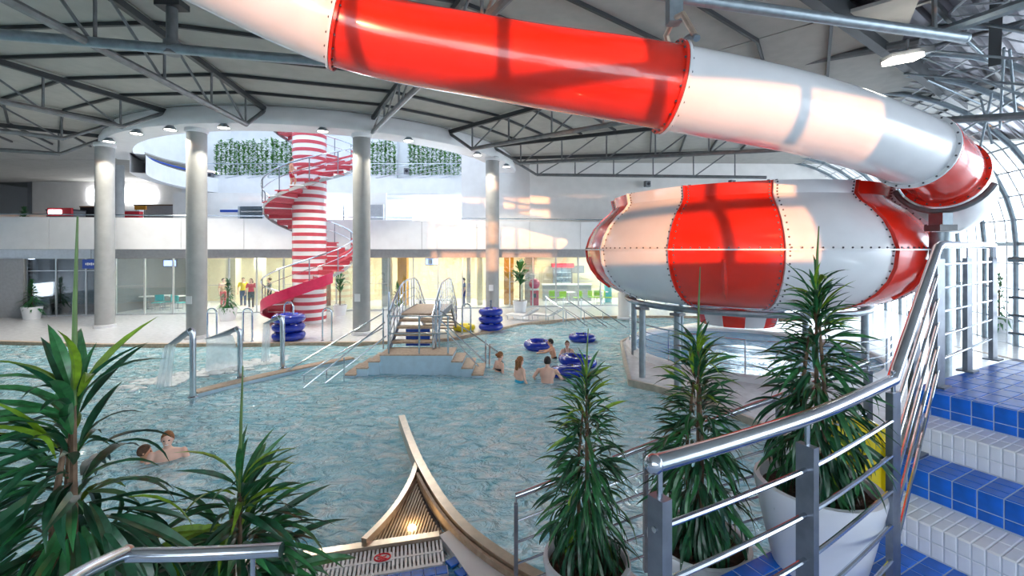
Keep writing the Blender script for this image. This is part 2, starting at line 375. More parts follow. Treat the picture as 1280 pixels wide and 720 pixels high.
# ring downlights (real lamps)
for dg, lab in ((-141,'downlight on the cafe side of the column by the blue sign'),(-127,'downlight just past the blue sign column towards the notice column'),(-113,'downlight midway between the blue sign column and the notice column'),(-103,'downlight right beside the notice column on its blue sign side'),(-91,'downlight between the notice column and the spiral stair'),(-72,'downlight above the striped spiral stair tower'),(-54,'downlight past the bridge column above the long fern row'),(-33,'downlight just before the column in warm sunlight'),(-24,'downlight directly above the column in warm sunlight'),(-15,'last downlight of the ring beam near the white back wall')):
    p = CP(dg, 10.45, 8.0)
    t = thing('downlight', lab, 'lamp', p, group='downlights along the ring beam')
    MB().lathe([(0,.16),(.10,.16),(.22,.02),(.24,.0),(.20,0),(.09,.12),(0,.12)],14,p-V((0,0,.14))).build('housing','steelblue',t)
    MB().lathe([(0,0),(.19,0),(.19,.02),(0,.02)],14,p-V((0,0,.13))).build('bulb','lamp',t)
    ld = bpy.data.lights.new('downlight_lamp','SPOT'); ld.energy=260; ld.spot_size=R(130); ld.color=(1,.9,.75); ld.shadow_soft_size=.15
    lo = bpy.data.objects.new('downlight_lamp', ld); COL.objects.link(lo); lo.location = p-V((0,0,.16))
# ------------------------------------------------------------------ roof: panels, purlins, trusses
roof = thing('ceiling', 'grey panelled roof over the pool hall', None, (0,10,RZ), kind='structure')
angs = [-197,-179,-161,-143,-124,-104.5,-83,-62,-43,-25,-8,8]
rad = [10.35+1.55*i for i in range(20)]
def right_of(p):   # past the edge where the corrugated deck starts
    a = V((6.7,9.6)); d = V((6.5,4.5)); q = V((p.x,p.y))-a; return d.x*q.y-d.y*q.x < 0
for i in range(len(angs)-1):
    for j in range(len(rad)-1):
        cs = [CP(angs[i],rad[j],RZ),CP(angs[i],rad[j+1],RZ),CP(angs[i+1],rad[j+1],RZ),CP(angs[i+1],rad[j],RZ)]
        c = sum(cs, V())/4
        if c.y < -8 or c.x < -43 or c.y > 40 or right_of(c): continue
        b = [c+(q-c)*.992 for q in cs]
        MB().prism([(q.x,q.y) for q in b], RZ, RZ+.08).build('ceiling_panel','ceil',roof,smooth=False)
        if 2 < c.y < 22: MB().bar(cs[0]-V((0,0,.05)), cs[3]-V((0,0,.05)), .07, .09).build('purlin','purlin',roof,smooth=False)
MB().prism([(-43,-8),(30,-8),(30,0),(4.5,8.2),(12.5,13.8),(16,16.2),(16,27),(16,40),(3,40),(3,22),(-.5,20),(-5,17.2),(-10.4,16.4),(-16,17.4),(-20.5,21),(-22,27),(-22,40),(-43,40)], RZ+.1, RZ+.2).build('roof_deck','ceil',roof,smooth=False)
truss_labels = {-143:'steel roof truss over the cafe end of the gallery',-124:'steel roof truss above the column by the blue sign',-104.5:'steel roof truss between the first two round columns',-83:'long steel roof truss ending beside the spiral stair',-62:'steel roof truss standing on the column by the bridge',-43:'steel roof truss passing behind the red tube section',-25:'steel roof truss ending beside the column in warm sunlight',-8:'long steel roof truss along the white back wall above the bowl slide'}
for dg, lab in truss_labels.items():
    r0, r1 = 10.35, {-8:24,-25:23,-43:20}.get(dg, 24.0); rn = 11.9
    t = thing('roof_truss', lab, 'truss', CP(dg,r0,RZ-.1), group='radial roof trusses')
    zl = lambda r: 7.62-.035*(r-rn); zu = RZ-.16
    if dg == -62: rn = 10.4; zl = lambda r: 8.0-.035*(r-rn) if r > 12 else 8.05
    MB().bar(CP(dg,r0,zu),CP(dg,r1,zu),.12,.16).build('upper_chord','purlin',t,smooth=False)
    MB().tube([CP(dg,rn,zl(rn)),CP(dg,r1,zl(r1))],.085,8).build('lower_chord','steel',t)
    MB().tube([CP(dg,r0,zu),CP(dg,rn,zl(rn))],.07,8).build('end_strut','steel',t)
    r = rn+.05; q = 0
    while r < r1-.1:
        MB().tube([CP(dg,r,zl(r)),CP(dg,r,zu)],.035,6).build('vertical_strut','steel',t)
        if r+2.1 < r1: MB().tube([CP(dg,r+.08,zl(r)+.03),CP(dg,r+1.75,zu-.03)],.032,6).build('diagonal_strut','steel',t)
        r += 2.1
# large pipes under the roof
pp = thing('roof_pipe','long grey pipe hung below the roof behind the white tube section','pipe',P(0,43,8.3))
MB().tube([P(-60,39,8.2),P(0,43,8.3),P(430,79,9.6),P(520,86,9.8)],.10,12).build('pipe','steelblue',pp); 
h = P(215,60,8.95); MB().tube([h,(h.x,h.y,RZ)],.10,10).build('hanger','steel',pp); MB().tube([h+V((0,0,-.13)),h+V((0,0,.13))],.15,12).build('clamp','steel',pp)
MB().box((h.x,h.y,h.z+.85),(.5,.3,.12)).build('bracket','purlin',pp,smooth=False)
pp2 = thing('roof_pipe','long pale pipe above the white tube section with a capped end','pipe',P(850,-3,7.1))
MB().tube([P(700,-26,6.6),P(850,-3,7.1),P(1205,47,8.5)],.095,14).build('pipe','steelblue',pp2); MB().ball(P(1206,47,8.5),.10,12,8).build('end_cap','steelblue',pp2)
q1 = P(1168,40,8.36); MB().tube([q1,(q1.x,q1.y,RZ)],.04,8).build('hanger','steel',pp2); q2 = P(870,0,7.15); MB().tube([q2,(q2.x,q2.y,RZ)],.05,8).build('hanger','steel',pp2)
# ------------------------------------------------------------------ corrugated deck at the right, glass facade
cr = thing('ceiling_2','corrugated steel roof deck near the glass front',None,(14,8,9.2),kind='structure')
a = V((6.7,9.6,0)); d = V((.822,.569,0)); nrm = V((.569,-.822,0))
mb = MB(); N = 44
for i in range(-4,N):
    o0 = i*.42
    for (u0,u1,z0,z1) in ((0,.16,9.25,9.25),(.16,.21,9.25,9.10),(.21,.37,9.10,9.10),(.37,.42,9.10,9.25)):
        b = len(mb.v); L0 = a+nrm*(o0+u0)-d*14; L1 = a+nrm*(o0+u0)+d*26; K0 = a+nrm*(o0+u1)-d*14; K1 = a+nrm*(o0+u1)+d*26
        mb.v += [V((L0.x,L0.y,z0)),V((L1.x,L1.y,z0)),V((K1.x,K1.y,z1)),V((K0.x,K0.y,z1))]; mb.f.append([b,b+1,b+2,b+3])
mb.build('corrugated_sheet','corr',cr,smooth=False)
MB().bar(a-d*14+V((0,0,8.75)),a+d*12+V((0,0,8.75)),.22,.5).build('edge_beam','purlin',cr,smooth=False)
for i in range(7):
    s0 = a+nrm*(1.2+i*2.0)+V((0,0,8.95)); MB().bar(s0-d*10,s0+d*14,.08,.14).build('purlin','purlin',cr,smooth=False)
for i in range(6):
    s0 = a-d*4+d*(3.0*i)+V((0,0,8.8)); MB().tube([s0,s0+nrm*12],.05,6).build('rafter','steel',cr)
# facade: X = 12 + .34 Y, ribs curving inward at the top
def fx(Y): return 12.4+.34*Y
FA = V((.322,.947,0)); FN = V((-.947,.322,0))
def rib(Y, off=0):
    b = V((fx(Y),Y,0)); out = [b, b+V((0,0,2))]
    for k in range(11):
        t = k/10*pi/2; out.append(b+FN*(5.4*(1-cos(t)))+V((0,0,3.6+5.4*sin(t))))
    return [p-FN*off for p in out]
gf = thing('window_2','curved glass front with steel ribs at the side of the hall',None,(18,17,0),kind='structure')
Ys = [6.5+1.55*i for i in range(19)]
for Y in Ys: MB().tube(rib(Y),.085,8).build('rib','steelblue',gf)
for Y in Ys[:-1]:
    for f in (.333,.667): MB().tube(rib(Y+1.55*f,.06),.022,5).build('glazing_bar','alu',gf)
R0 = rib(Ys[0],.05); R1 = rib(Ys[-1],.05)
for k in range(len(R0)): MB().tube([R0[k],R1[k]],.03 if k != 2 else .07,6).build('transom','alu' if k != 2 else 'steelblue',gf)
for z in (.9,2.9): MB().tube([R0[0]+V((0,0,z)),R1[0]+V((0,0,z))],.03,6).build('transom','alu',gf)
for i in range(len(Ys)-1):
    A = rib(Ys[i],.09); B = rib(Ys[i+1],.09); mb = MB(); mb.v = A+B; n = len(A)
    mb.f = [[k,k+1,n+k+1,n+k] for k in range(n-1)]
    mb.build('pane','glassp',gf)
# extra steelwork under the corrugated roof
sw = thing('roof_bracing','bundle of steel braces and pipes under the corrugated roof','bracing',P(1240,60,11))
def rod(a,b,r,m='steelblue',nm='brace'): MB().tube([a,b],r,8).build(nm,m,sw)
rod(P(1140,153,13),P(1310,143,10.5),.10,nm='pipe'); rod(P(1170,42,11.0),P(1310,-6,9.3),.13,nm='pipe')
rod(P(900,95,15.0),P(1150,52,11.0),.11,'steel','pipe')
for (x0,y0,Y0,x1,y1,Y1) in ((1215,28,11,1300,42,9.6),(1095,58,12,1300,76,10),(1100,52,12,1300,128,10.5),(1130,92,13,1300,108,11),(1225,120,14,1240,180,14),(1240,115,13,1225,185,14),(1255,60,11,1250,160,13),(1262,62,11,1270,150,12),(1165,160,15,1230,195,14),(1170,185,15,1290,110,11.5),(1165,10,11,1235,75,12),(1070,60,13,1225,130,14)):
    rod(P(x0,y0,Y0),P(x1,y1,Y1),.03)
MB().bar(P(1246,-20,10.0),P(1243,78,11.5),.22,.22).build('post','purlin',sw,smooth=False)
fl2 = thing('flood_light','bright rectangular flood light under the corrugated roof','lamp',P(1134,68,10.5))
MB().bar(P(1108,74,10.5),P(1160,64,10.5),.36,.14).build('housing','steel',fl2,smooth=False)
MB().bar(P(1109,76,10.4)-V((0,0,.03)),P(1148,69,10.4)-V((0,0,.03)),.3,.1).build('lens','lamp',fl2,smooth=False)
MB().tube([P(1134,66,10.5),P(1134,60,10.5)+V((0,0,.2))],.03,6).build('arm','steel',fl2)
# ------------------------------------------------------------------ upper gallery, atrium back
struct(MB().strip([(-3.2,28.4),(3.1,28.4)],.2,3.85,9.4).build('wall_atrium_side','wallwarm',smooth=False),'white recessed wall behind the gallery')
struct(MB().strip([(1.1,27.6),(26,28.3)],.25,3.85,9.0).build('wall_back','wallwarm',smooth=False),'white back wall above the gallery')
struct(MB().strip([(-42,36),(-8,36)],.2,3.85,9.5).build('wall_cafe','wallwarm',smooth=False),'back wall of the upper cafe')
struct(MB().strip([(-22,31.6),(-3,31.6)],.2,7.0,12).build('wall_atrium','white',smooth=False),'white atrium wall behind the planted windows')
g2 = thing('trim_2','white upper gallery edge below the hanging plants',None,(-10,29,7.1),kind='structure')
MB().strip([(-21.5,29.4),(2.6,29.4)],.5,7.05,8.05).build('edge_panel','white',g2,smooth=False); MB().prism([(-21.5,29.4),(2.6,29.4),(2.6,34),(-21.5,34)],7.0,7.1).build('slab','white',g2,smooth=False)
for i in range(17): MB().tube([(-20.4+i*1.4,29.2,8.0),(-14.8+i*1.4,29.2,9.0)],.02,6).build('rail_post','chrome',g2)
MB().tube([(-21,29.2,9.0),(2.5,29.2,9.0)],.03,6).build('handrail','chrome',g2)
# round white drum at the cafe side
dr = thing('trim_3','round white gallery drum above the upper cafe',None,(-17,26,7),kind='structure')
MB().lathe([(9.0,7.1),(9.6,7.1),(9.6,8.02),(9.0,8.02),(9.0,7.1)],30,C,R(150),R(215)).build('drum','white',dr)
MB().tube([CP(150+65*i/16,9.5,8.3) for i in range(17)],.05,6).build('rail','signblue',dr)
# skylight over the atrium
sk = thing('window_3','glazed skylight inside the ring beam',None,(C.x,C.y,11.5),kind='structure')
for i in range(9): MB().bar((-20,20+i*2.2,11.8),(0,20+i*2.2,11.8),.08,.16).build('glazing_bar','alu',sk,smooth=False)
for i in range(2): MB().prism([(-22,18+i*8),(2,18+i*8),(2,25.9+i*8),(-22,25.9+i*8)],11.95,11.98).build('pane','glassk',sk,smooth=False)
# ================================================================== SLIDES
bc = V((6.25,12.5,0)); CAMD = atan2(-bc.y,-bc.x)             # direction from bowl centre towards the stairs
bowl = thing('bowl_slide','giant red and white bowl slide carried on a steel ring','water slide',(bc.x,bc.y,1.3))
prof = [(3.18,4.86),(3.34,4.84),(3.32,4.70),(3.30,4.58),(3.40,4.44),(3.62,4.26),(3.85,4.0),(4.0,3.72),(4.09,3.42),(4.09,3.36),(4.05,3.05),(3.93,2.78),(3.72,2.52),(3.42,2.3),(3.06,2.14),(2.8,2.08)]
low = [(2.8,2.08),(2.2,2.0),(1.7,1.93),(1.25,1.82),(1.05,1.66),(.98,1.42),(.95,1.36)]
for i in range(12):
    a0 = CAMD+R(-18+30*i); a1 = a0+R(30); m = 'red' if i % 2 == 0 else 'swhite'
    MB().lathe(prof[:9]+[(4.09,3.41)],10,bc,a0+.002,a1-.002).build('upper_panel',m,bowl)
    MB().lathe([(4.09,3.39)]+prof[9:],10,bc,a0+.002,a1-.002).build('lower_panel',m,bowl)
    MB().lathe(low,8,bc,a0,a1).build('funnel_panel',m,bowl)
    # flange rib on the seam
    mb = MB(); full = prof
    for sgn in (-.016,.016):
        b = len(mb.v)
        for (r,z) in full:
            for rr in (r-.01,r+.075): mb.v.append(bc+V((rr*cos(a0)-sgn*sin(a0),rr*sin(a0)+sgn*cos(a0),z)))
    K = len(full)*2
    for k in range(len(full)-1):
        mb.f += [[2*k,2*k+1,2*k+3,2*k+2],[K+2*k,K+2*k+2,K+2*k+3,K+2*k+1],[2*k+1,K+2*k+1,K+2*k+3,2*k+3]]
    mb.build('seam_flange',m,bowl)
    bm_ = MB()
    for k in range(len(full)-1):
        (r0,z0),(r1,z1) = full[k],full[k+1]; 
        for f in (.25,.75):
            r = r0+(r1-r0)*f+.012; z = z0+(z1-z0)*f
            for sg in (-.075,.075): bm_.ball(bc+V((r*cos(a0)-sg*sin(a0),r*sin(a0)+sg*cos(a0),z)),.02,5,4)
    for k in range(12):
        aa = a0+(a1-a0)*(k+.5)/12; bm_.ball(bc+V((4.13*cos(aa),4.13*sin(aa),3.44)),.02,5,4)
    o = bm_.build('bolts','bolt',bowl); o['kind'] = 'stuff'
    if i % 2 == 0:
        am = (a0+a1)/2; pts = [bc+V(((r+.03)*cos(am),(r+.03)*sin(am),z)) for r,z in ((4.06,3.2),(3.98,2.9),(3.8,2.62),(3.5,2.36))]
        MB().tube(pts,[.03,.06,.06,.03],6).build('stiffener',m,bowl)
MB().lathe([(4.05,3.385),(4.17,3.385),(4.17,3.415),(4.05,3.415),(4.05,3.385)],72,bc).build('equator_flange','swhite',bowl)
MB().tube([bc+V((2.95*cos(2*pi*k/48),2.95*sin(2*pi*k/48),1.99)) for k in range(48)],.07,8,closed=True).build('support_ring','steelblue',bowl)
for i, ofs in enumerate((-48,-25,95,140,-100,-145)):
    a = CAMD+R(ofs); p = bc+V((2.95*cos(a),2.95*sin(a),0))
    MB().tube([p+V((0,0,.06)),p+V((0,0,1.93))],.085,10).build('support_leg','steelblue',bowl)
    MB().box((p.x,p.y,1.86),(.26,.26,.06),a).build('bearing_plate','steel',bowl,smooth=False)
# tube slide
Q = [V(q) for q in ((-8.3,2.2,8.05),(-6.6,3.9,7.95),(-4.75,5.75,7.55),(-2.7,7.0,6.9),(-.2,7.15,6.42),(2.4,6.8,5.85),(5.0,7.35,5.55),(7.4,8.25,5.2),(8.6,8.95,4.92),(10.25,10.35,4.5),(10.7,12.1,4.2),(9.7,14.2,3.95))]
n = 10; path = spline(Q, n)
ts = thing('tube_slide','red and white enclosed tube slide sweeping overhead into the bowl','water slide',(2.4,6.8,5.2))
def seg(i0,i1,m):
    MB().tube(path[i0*n:i1*n+1],.62,40,caps=False).build('tube_section',m,ts)
seg(0,3,'swhite'); seg(3,5,'red'); seg(5,7,'swhite'); seg(7,8,'red'); seg(8,11,'swhite')
def flange(i,m,dl=0):
    p = path[i*n]; dd = (path[min(i*n+1,len(path)-1)]-path[i*n-1]).normalized(); p = p+dd*dl
    MB().tube([p-dd*.02,p+dd*.02],.69,40).build('flange',m,ts)
    q = dd.to_track_quat('Z','Y'); mb = MB()
    for k in range(20):
        a = 2*pi*k/20
        for e in (-.03,.03): mb.ball(p+q@V((.655*cos(a),.655*sin(a),e)),.018,6,4)
    o = mb.build('bolts','bolt',ts); o['kind'] = 'stuff'
flange(3,'red',.03); flange(3,'swhite',-.02); flange(5,'red',-.03); flange(5,'swhite',.02); flange(7,'swhite',-.02); flange(7,'red',.03); flange(8,'red',-.02); flange(8,'swhite',.03); flange(10,'swhite')
# light shadow-gap seams of the moulded sections
# hanger clamp holding the tube
hp = path[5*n]; hg = thing('slide_hanger','steel hanger clamped on the tube joint','hanger',hp+V((0,0,.7)))
dd = (path[5*n+1]-path[5*n-1]).normalized(); q = dd.to_track_quat('Z','Y')
ux = V((0,0,1))-dd*dd.z; ux.normalize(); wx = dd.cross(ux)
arc = [hp+dd*.10+ux*(.74*cos(a))+wx*(.74*sin(a)) for a in [R(-42+84*k/12) for k in range(13)]]
MB().tube(arc,.05,8).build('saddle','steelblue',hg)
top = hp+V((.06,0,.98)); MB().bar(top,top+V((0,0,.55)),.2,.2).build('bracket','steelblue',hg,smooth=False)
MB().tube([top+V((0,0,.45)),V((top.x,top.y,RZ))],.07,10).build('rod','steelblue',hg)
for s in (-1,1): MB().tube([top+V((0,0,.08)),top+wx*(.32*s)+V((0,0,-.02)),hp+ux*.62+wx*(.42*s)+dd*.1],.045,8).build('claw','bronze',hg)
# cradle and post near the stair
cp = path[8*n]; cr2 = thing('slide_support','grey steel post with a curved cradle under the red tube end','support',(cp.x-.15,cp.y,0))
dd = (path[8*n+1]-path[8*n-1]).normalized(); ux = V((0,0,1))-dd*dd.z; ux.normalize(); wx = dd.cross(ux)
MB().tube([cp+ux*(.78*cos(a))+wx*(.78*sin(a)) for a in [R(112+136*k/16) for k in range(17)]],.055,8).build('cradle','steel',cr2)
b0 = cp-ux*.84; MB().tube([V((b0.x,b0.y,0)),b0-V((0,0,.35))],.17,16).build('post','steelblue',cr2)
MB().box(b0-V((0,0,.27)),(.34,.34,.12)).build('head_plate','steel',cr2,smooth=False); MB().box(b0-V((0,0,.1)),(.2,.3,.24)).build('saddle_block','steelblue',cr2,smooth=False)
# splash pool below the bowl
pc = V((7.6,14.6,0))
sp = thing('splash_pool','round white walled splash pool under the bowl slide','pool',(pc.x,pc.y,0))
dk = [(3.0,11.4),(3.5,10.9),(4.0,10.25),(4.4,9.5),(4.7,8.8),(4.95,8.0),(5.2,7.0),(5.4,5.8),(15.2,5.8),(15.2,21),(9,20.5),(5.5,18.6),(3.95,16.2),(3.4,13.5)]
MB().prism(dk,-.4,.06).build('surround','deck',sp,smooth=False)
MB().strip(dk[:8],.09,-.5,.10).build('surround_coping','bronze',sp)
MB().strip(dk[10:]+dk[:1],.09,-.5,.10).build('surround_coping','bronze',sp)
MB().lathe([(3.5,.06),(3.5,.2),(3.56,.23),(3.72,.23),(3.78,.2),(3.78,.06)],64,pc).build('rim_wall','white',sp)
sw_ = MB().lathe([(0,.10),(.8,.13),(1.6,.10),(2.6,.12),(3.52,.11)],48,pc).build('basin_water','bwater',sp); sw_['label'] = 'blue swirling water'
# splash pool railing
sr = thing('splash_pool_railing','thin stainless railing around the rim of the splash pool','railing',pc+V((0,0,.23)))
CA2 = atan2(-pc.y,-pc.x)
for k in range(11):
    a = CA2+R(-80+16*k); MB().tube([pc+V((3.64*cos(a),3.64*sin(a),.22)),pc+V((3.64*cos(a),3.64*sin(a),1.1))],.022,6).build('post','chrome',sr)
for z in (.45,.67,.88,1.1): MB().tube([pc+V((3.64*cos(a),3.64*sin(a),z)) for a in [CA2+R(-80+160*k/40) for k in range(41)]],.012 if z<1 else .022,6).build('rail','chrome',sr)
# ================================================================== PLATFORM, STAIRS, RAILINGS NEAR THE CAMERA
Z0 = 1.8; RISE = .163; TR_ = .286; S1 = 3.0
def tilemesh(name, dx, dy, dz, m, bev=.004):
    mb = MB(); x, y = dx/2, dy/2; b = bev
    mb.v = [V(p) for p in ((-x,-y,0),(x,-y,0),(x,y,0),(-x,y,0),(-x,-y,dz-b),(x,-y,dz-b),(x,y,dz-b),(-x,y,dz-b),(-x+b,-y+b,dz),(x-b,-y+b,dz),(x-b,y-b,dz),(-x+b,y-b,dz))]
    mb.f = [[3,2,1,0],[0,1,5,4],[1,2,6,5],[2,3,7,6],[3,0,4,7],[4,5,9,8],[5,6,10,9],[6,7,11,10],[7,4,8,11],[8,9,10,11]]
    return mb.mesh(name, M_[m], False)
TB = tilemesh('blue_tile', .0945, .0945, .009, 'blue'); TBL = tilemesh('blue_tile_long', .192, .0945, .009, 'blue'); TBH = tilemesh('blue_tile_half', .052, .0945, .009, 'blue')
TN = tilemesh('blue_nosing_tile', .080, .0945, .009, 'blue'); TW = tilemesh('white_tile', .0765, .0475, .008, 'wtile'); TWT = tilemesh('white_tread_tile', .137, .0475, .008, 'wtile')
BASE = Matrix.Rotation(STA, 4, 'Z')                       # local x = up the flight, y = along the treads
def on_top(s, t, z): return Matrix.Translation(ST(s,t,z)) @ BASE
def on_face(s, t, z): return Matrix.Translation(ST(s,t,z)) @ BASE @ Matrix.Rotation(R(-90), 4, 'Y')   # tile normal faces down the flight
def stbox(mb, s0, s1, t0, t1, z0, z1):
    mb.prism([tuple(ST(a,b)[:2]) for a,b in ((s0,t0),(s1,t0),(s1,t1),(s0,t1))], z0, z1); return mb
T0, T1 = -.6, 1.5
plat = thing('tiled_platform','blue tiled landing at the foot of the short stairs','platform',ST(2.4,.6,Z0))
stbox(MB(), -2.6, S1, -1.6, T1, 0, Z0-.004).build('base','grout',plat,smooth=False)
s = S1-.05
while s > 1.3:
    t = T1-.05
    while t > .35: inst('tile', TB, plat, on_top(s,t,Z0-.009)); t -= .1
    s -= .1
st = thing('tiled_stairs','short stairs with alternating blue and white tiled steps','stairs',ST(3.4,.6,Z0))
for k in range(4):
    s0 = S1+TR_*k; s1 = s0+TR_ if k < 3 else 5.7; z1 = Z0+RISE*(k+1); zb = z1-RISE; blue = k % 2 == 1
    b = stbox(MB(), s0, s1, T0, T1, 0, z1-.004).build('step', 'grout' if blue else 'wgrout', st, smooth=False)
    if blue:
        t = T1-.05
        while t > .05:
            inst('tile', TB, b, on_face(s0+.004, t, z1-.053)); inst('tile', TBH, b, on_face(s0+.004, t, z1-.131))
            if k == 1:
                inst('tile', TN, b, on_top(s0+.042, t, z1-.009)); inst('tile', TB, b, on_top(s0+.134, t, z1-.009)); inst('tile', TB, b, on_top(s0+.234, t, z1-.009))
            else:
                inst('tile', TN, b, on_top(s0+.042, t, z1-.009))
                for q in range(8): inst('tile', TBL, b, on_top(s0+.185+.2*q, t, z1-.009))
            t -= .1
    else:
        t = T1-.026
        while t > .05:
            for zz in (z1-.042, z1-.122): inst('tile', TW, b, on_face(s0+.004, t, zz))
            inst('tile', TWT, b, on_top(s0+.07, t, z1-.008)); inst('tile', TWT, b, on_top(s0+.211, t, z1-.008))
            t -= .0515
# lower ledges with the planters
Z2, Z1 = 1.31, .96
l1 = stbox(MB(), 1.55, 2.75, 1.502, 2.12, 0, Z2).build('planter_ledge','wtile',smooth=False); l1['label']='white ledge carrying the middle planter below the landing'; l1['category']='ledge'
l2 = stbox(MB(), 1.25, 2.35, 2.125, 2.85, 0, Z1).build('planter_ledge','wtile',smooth=False); l2['label']='lowest white ledge carrying the planter beside the slim post'; l2['category']='ledge'
# main stair railing
HR = .62                                                   # handrail below the eye line
def hp_(x, y, h=HR): return G(x, y, H-h)
rail = thing('stair_railing','polished stainless railing curving up the tiled stairs','railing',ST(2,1,Z0))
low5 = [hp_(817,580), hp_(911,553), hp_(1009,522), hp_(1067,498), hp_(1116,475)]
cur = spline(low5, 8)
pA = ST(2.80,1.20,0); pB = ST(3.50,1.35,0); pC = ST(4.03,1.42,0); pD = ST(4.75,1.50,0); pE = ST(5.45,1.56,0)
topA = cur[-1]; zt = 3.435
hand = cur + [V((pC.x,pC.y,zt)), V((pE.x,pE.y,zt))]
MB().tube(cur+[topA+(V((pC.x,pC.y,zt))-topA)*f for f in (.05,.5,.97)]+[V((pC.x,pC.y,zt))+(pE-pC)*f for f in (.04,.5,1)],.026,14).build('handrail','chrome',rail)
MB().ball(cur[0],.029,12,8).build('end_cap','chrome',rail)
pe = V((pE.x,pE.y,zt)); MB().tube([pe,pe-V((0,0,.12))],.024,10).build('return_bend','chrome',rail)
def post(p, zb, zt_, wid=.062, th=.022, rz=0, nm='post'):
    o = MB().box((p.x,p.y,(zb+zt_)/2),(th,wid,zt_-zb),rz).build(nm,'brushed',rail,smooth=False)
    MB().tube([(p.x,p.y,zt_-.01),(p.x,p.y,zt_+.10)],.009,8).build('pin','chrome',o)
    MB().box((p.x,p.y,zb+.006),(.10,.12,.012),rz).build('foot_plate','brushed',o,smooth=False)
c1 = cur[1]; c2 = cur[16]
post(V((c1.x,c1.y,0)),Z0,c1.z-.10,.055,.04,R(30)); post(V((c2.x,c2.y,0)),Z0,c2.z-.10,.066,.03,R(25))
post(V((topA.x+.01,topA.y+.01,0)),Z0,topA.z-.06,.075,.03,R(-62)); post(pB,Z0+2*RISE,3.02,.09,.03,R(-62)); post(pC,Z0+4*RISE,zt-.10,.12,.03,R(-62)); post(pD,Z0+4*RISE,zt-.10,.10,.03,R(-62)); post(pE,Z0+4*RISE,zt-.10,.10,.03,R(-62))
for k, dz in enumerate((.19,.355,.52,.685,.85)):
    pts = [c-V((0,0,dz)) for c in cur]; e = pts[-1]; up = (V((pB.x,pB.y,topA.z+(zt-topA.z)*.55))-topA)
    MB().tube(pts+[e+(V((pC.x,pC.y,zt))-topA)*.06],.0095,8).build('rail','chrome',rail)
    MB().tube([e+(V((pC.x,pC.y,zt))-topA)*f for f in (.08,.50)],.0095,8).build('rail','chrome',rail)
    MB().tube([e+(V((pC.x,pC.y,zt))-topA)*f for f in (.48,.98)],.0095,8).build('rail','chrome',rail)
    MB().tube([V((pC.x,pC.y,zt-dz+.05)),V((pE.x,pE.y,zt-dz+.05))],.0095,8).build('rail','chrome',rail)
# outer railing behind the planters
orl = thing('outer_railing','slim stainless railing behind the potted plants','railing',(.05,3.35,Z1))
op = [P(645,620,3.36), P(690,603,3.38), P(807,558,3.42), P(920,515,3.3), P(1000,487,3.15), P(1085,452,3.05)]
oc = spline(op,6); MB().tube(oc,.022,10).build('handrail','chrome',orl)
for p in (oc[0],oc[12],oc[22],oc[30]):
    o = MB().box((p.x,p.y,(p.z-.06+p.z-.95)/2),(.03,.045,.89)).build('post','brushed',orl,smooth=False); MB().tube([(p.x,p.y,p.z-.08),(p.x,p.y,p.z)],.008,8).build('pin','chrome',o)
for dz in (.19,.35,.51,.67,.83): MB().tube([p-V((0,0,dz)) for p in oc],.009,8).build('rail','chrome',orl)
# railing at the far side of the upper landing
rr = thing('landing_railing','stainless railing with sloping rails behind the upper blue landing','railing',ST(5.75,.6,Z0+4*RISE))
zl4 = Z0+4*RISE
for t in (1.35,1.1,.75,.5,.2): 
    p = ST(5.8,t,0); MB().box((p.x,p.y,zl4+.40),(.04,.09,.86),STA).build('post','brushed',rr,smooth=False)
for z in (.2,.36,.52,.86): MB().tube([ST(5.8,1.56,zl4+z),ST(5.8,-.4,zl4+z)],.012 if z < .8 else .024,8).build('rail','chrome',rr)
for z in (.1,.3): MB().tube([ST(6.1,1.5,zl4+z-.55),ST(6.1,.2,zl4+z+.25)],.02,8).build('sloping_rail','brushed',rr)
# railing end at the left bottom
lr = thing('plant_side_railing','curved polished handrail in front of the large leafy plants','railing',P(250,700,1.12))
MB().tube(spline([P(352,687,1.12),P(300,690,1.12),P(230,693,1.11),P(160,694,1.10)],5),.0165,12).build('handrail','chrome',lr)
MB().tube(spline([P(156,692,1.10),P(130,704,1.02),P(95,722,.93),P(60,745,.85)],5),.0185,12).build('handrail_return','chrome',lr)
MB().ball(P(157,692,1.10),.0195,10,8).build('joint','bronze',lr)
p = P(316,705,1.12); MB().tube([p+V((0,0,.03)),p-V((0,0,.06))],.006,8).build('pin','chrome',lr); MB().box((p.x,p.y,(Z0+p.z-.06)/2),(.03,.03,p.z-.06-Z0)).build('post','brushed',lr,smooth=False)

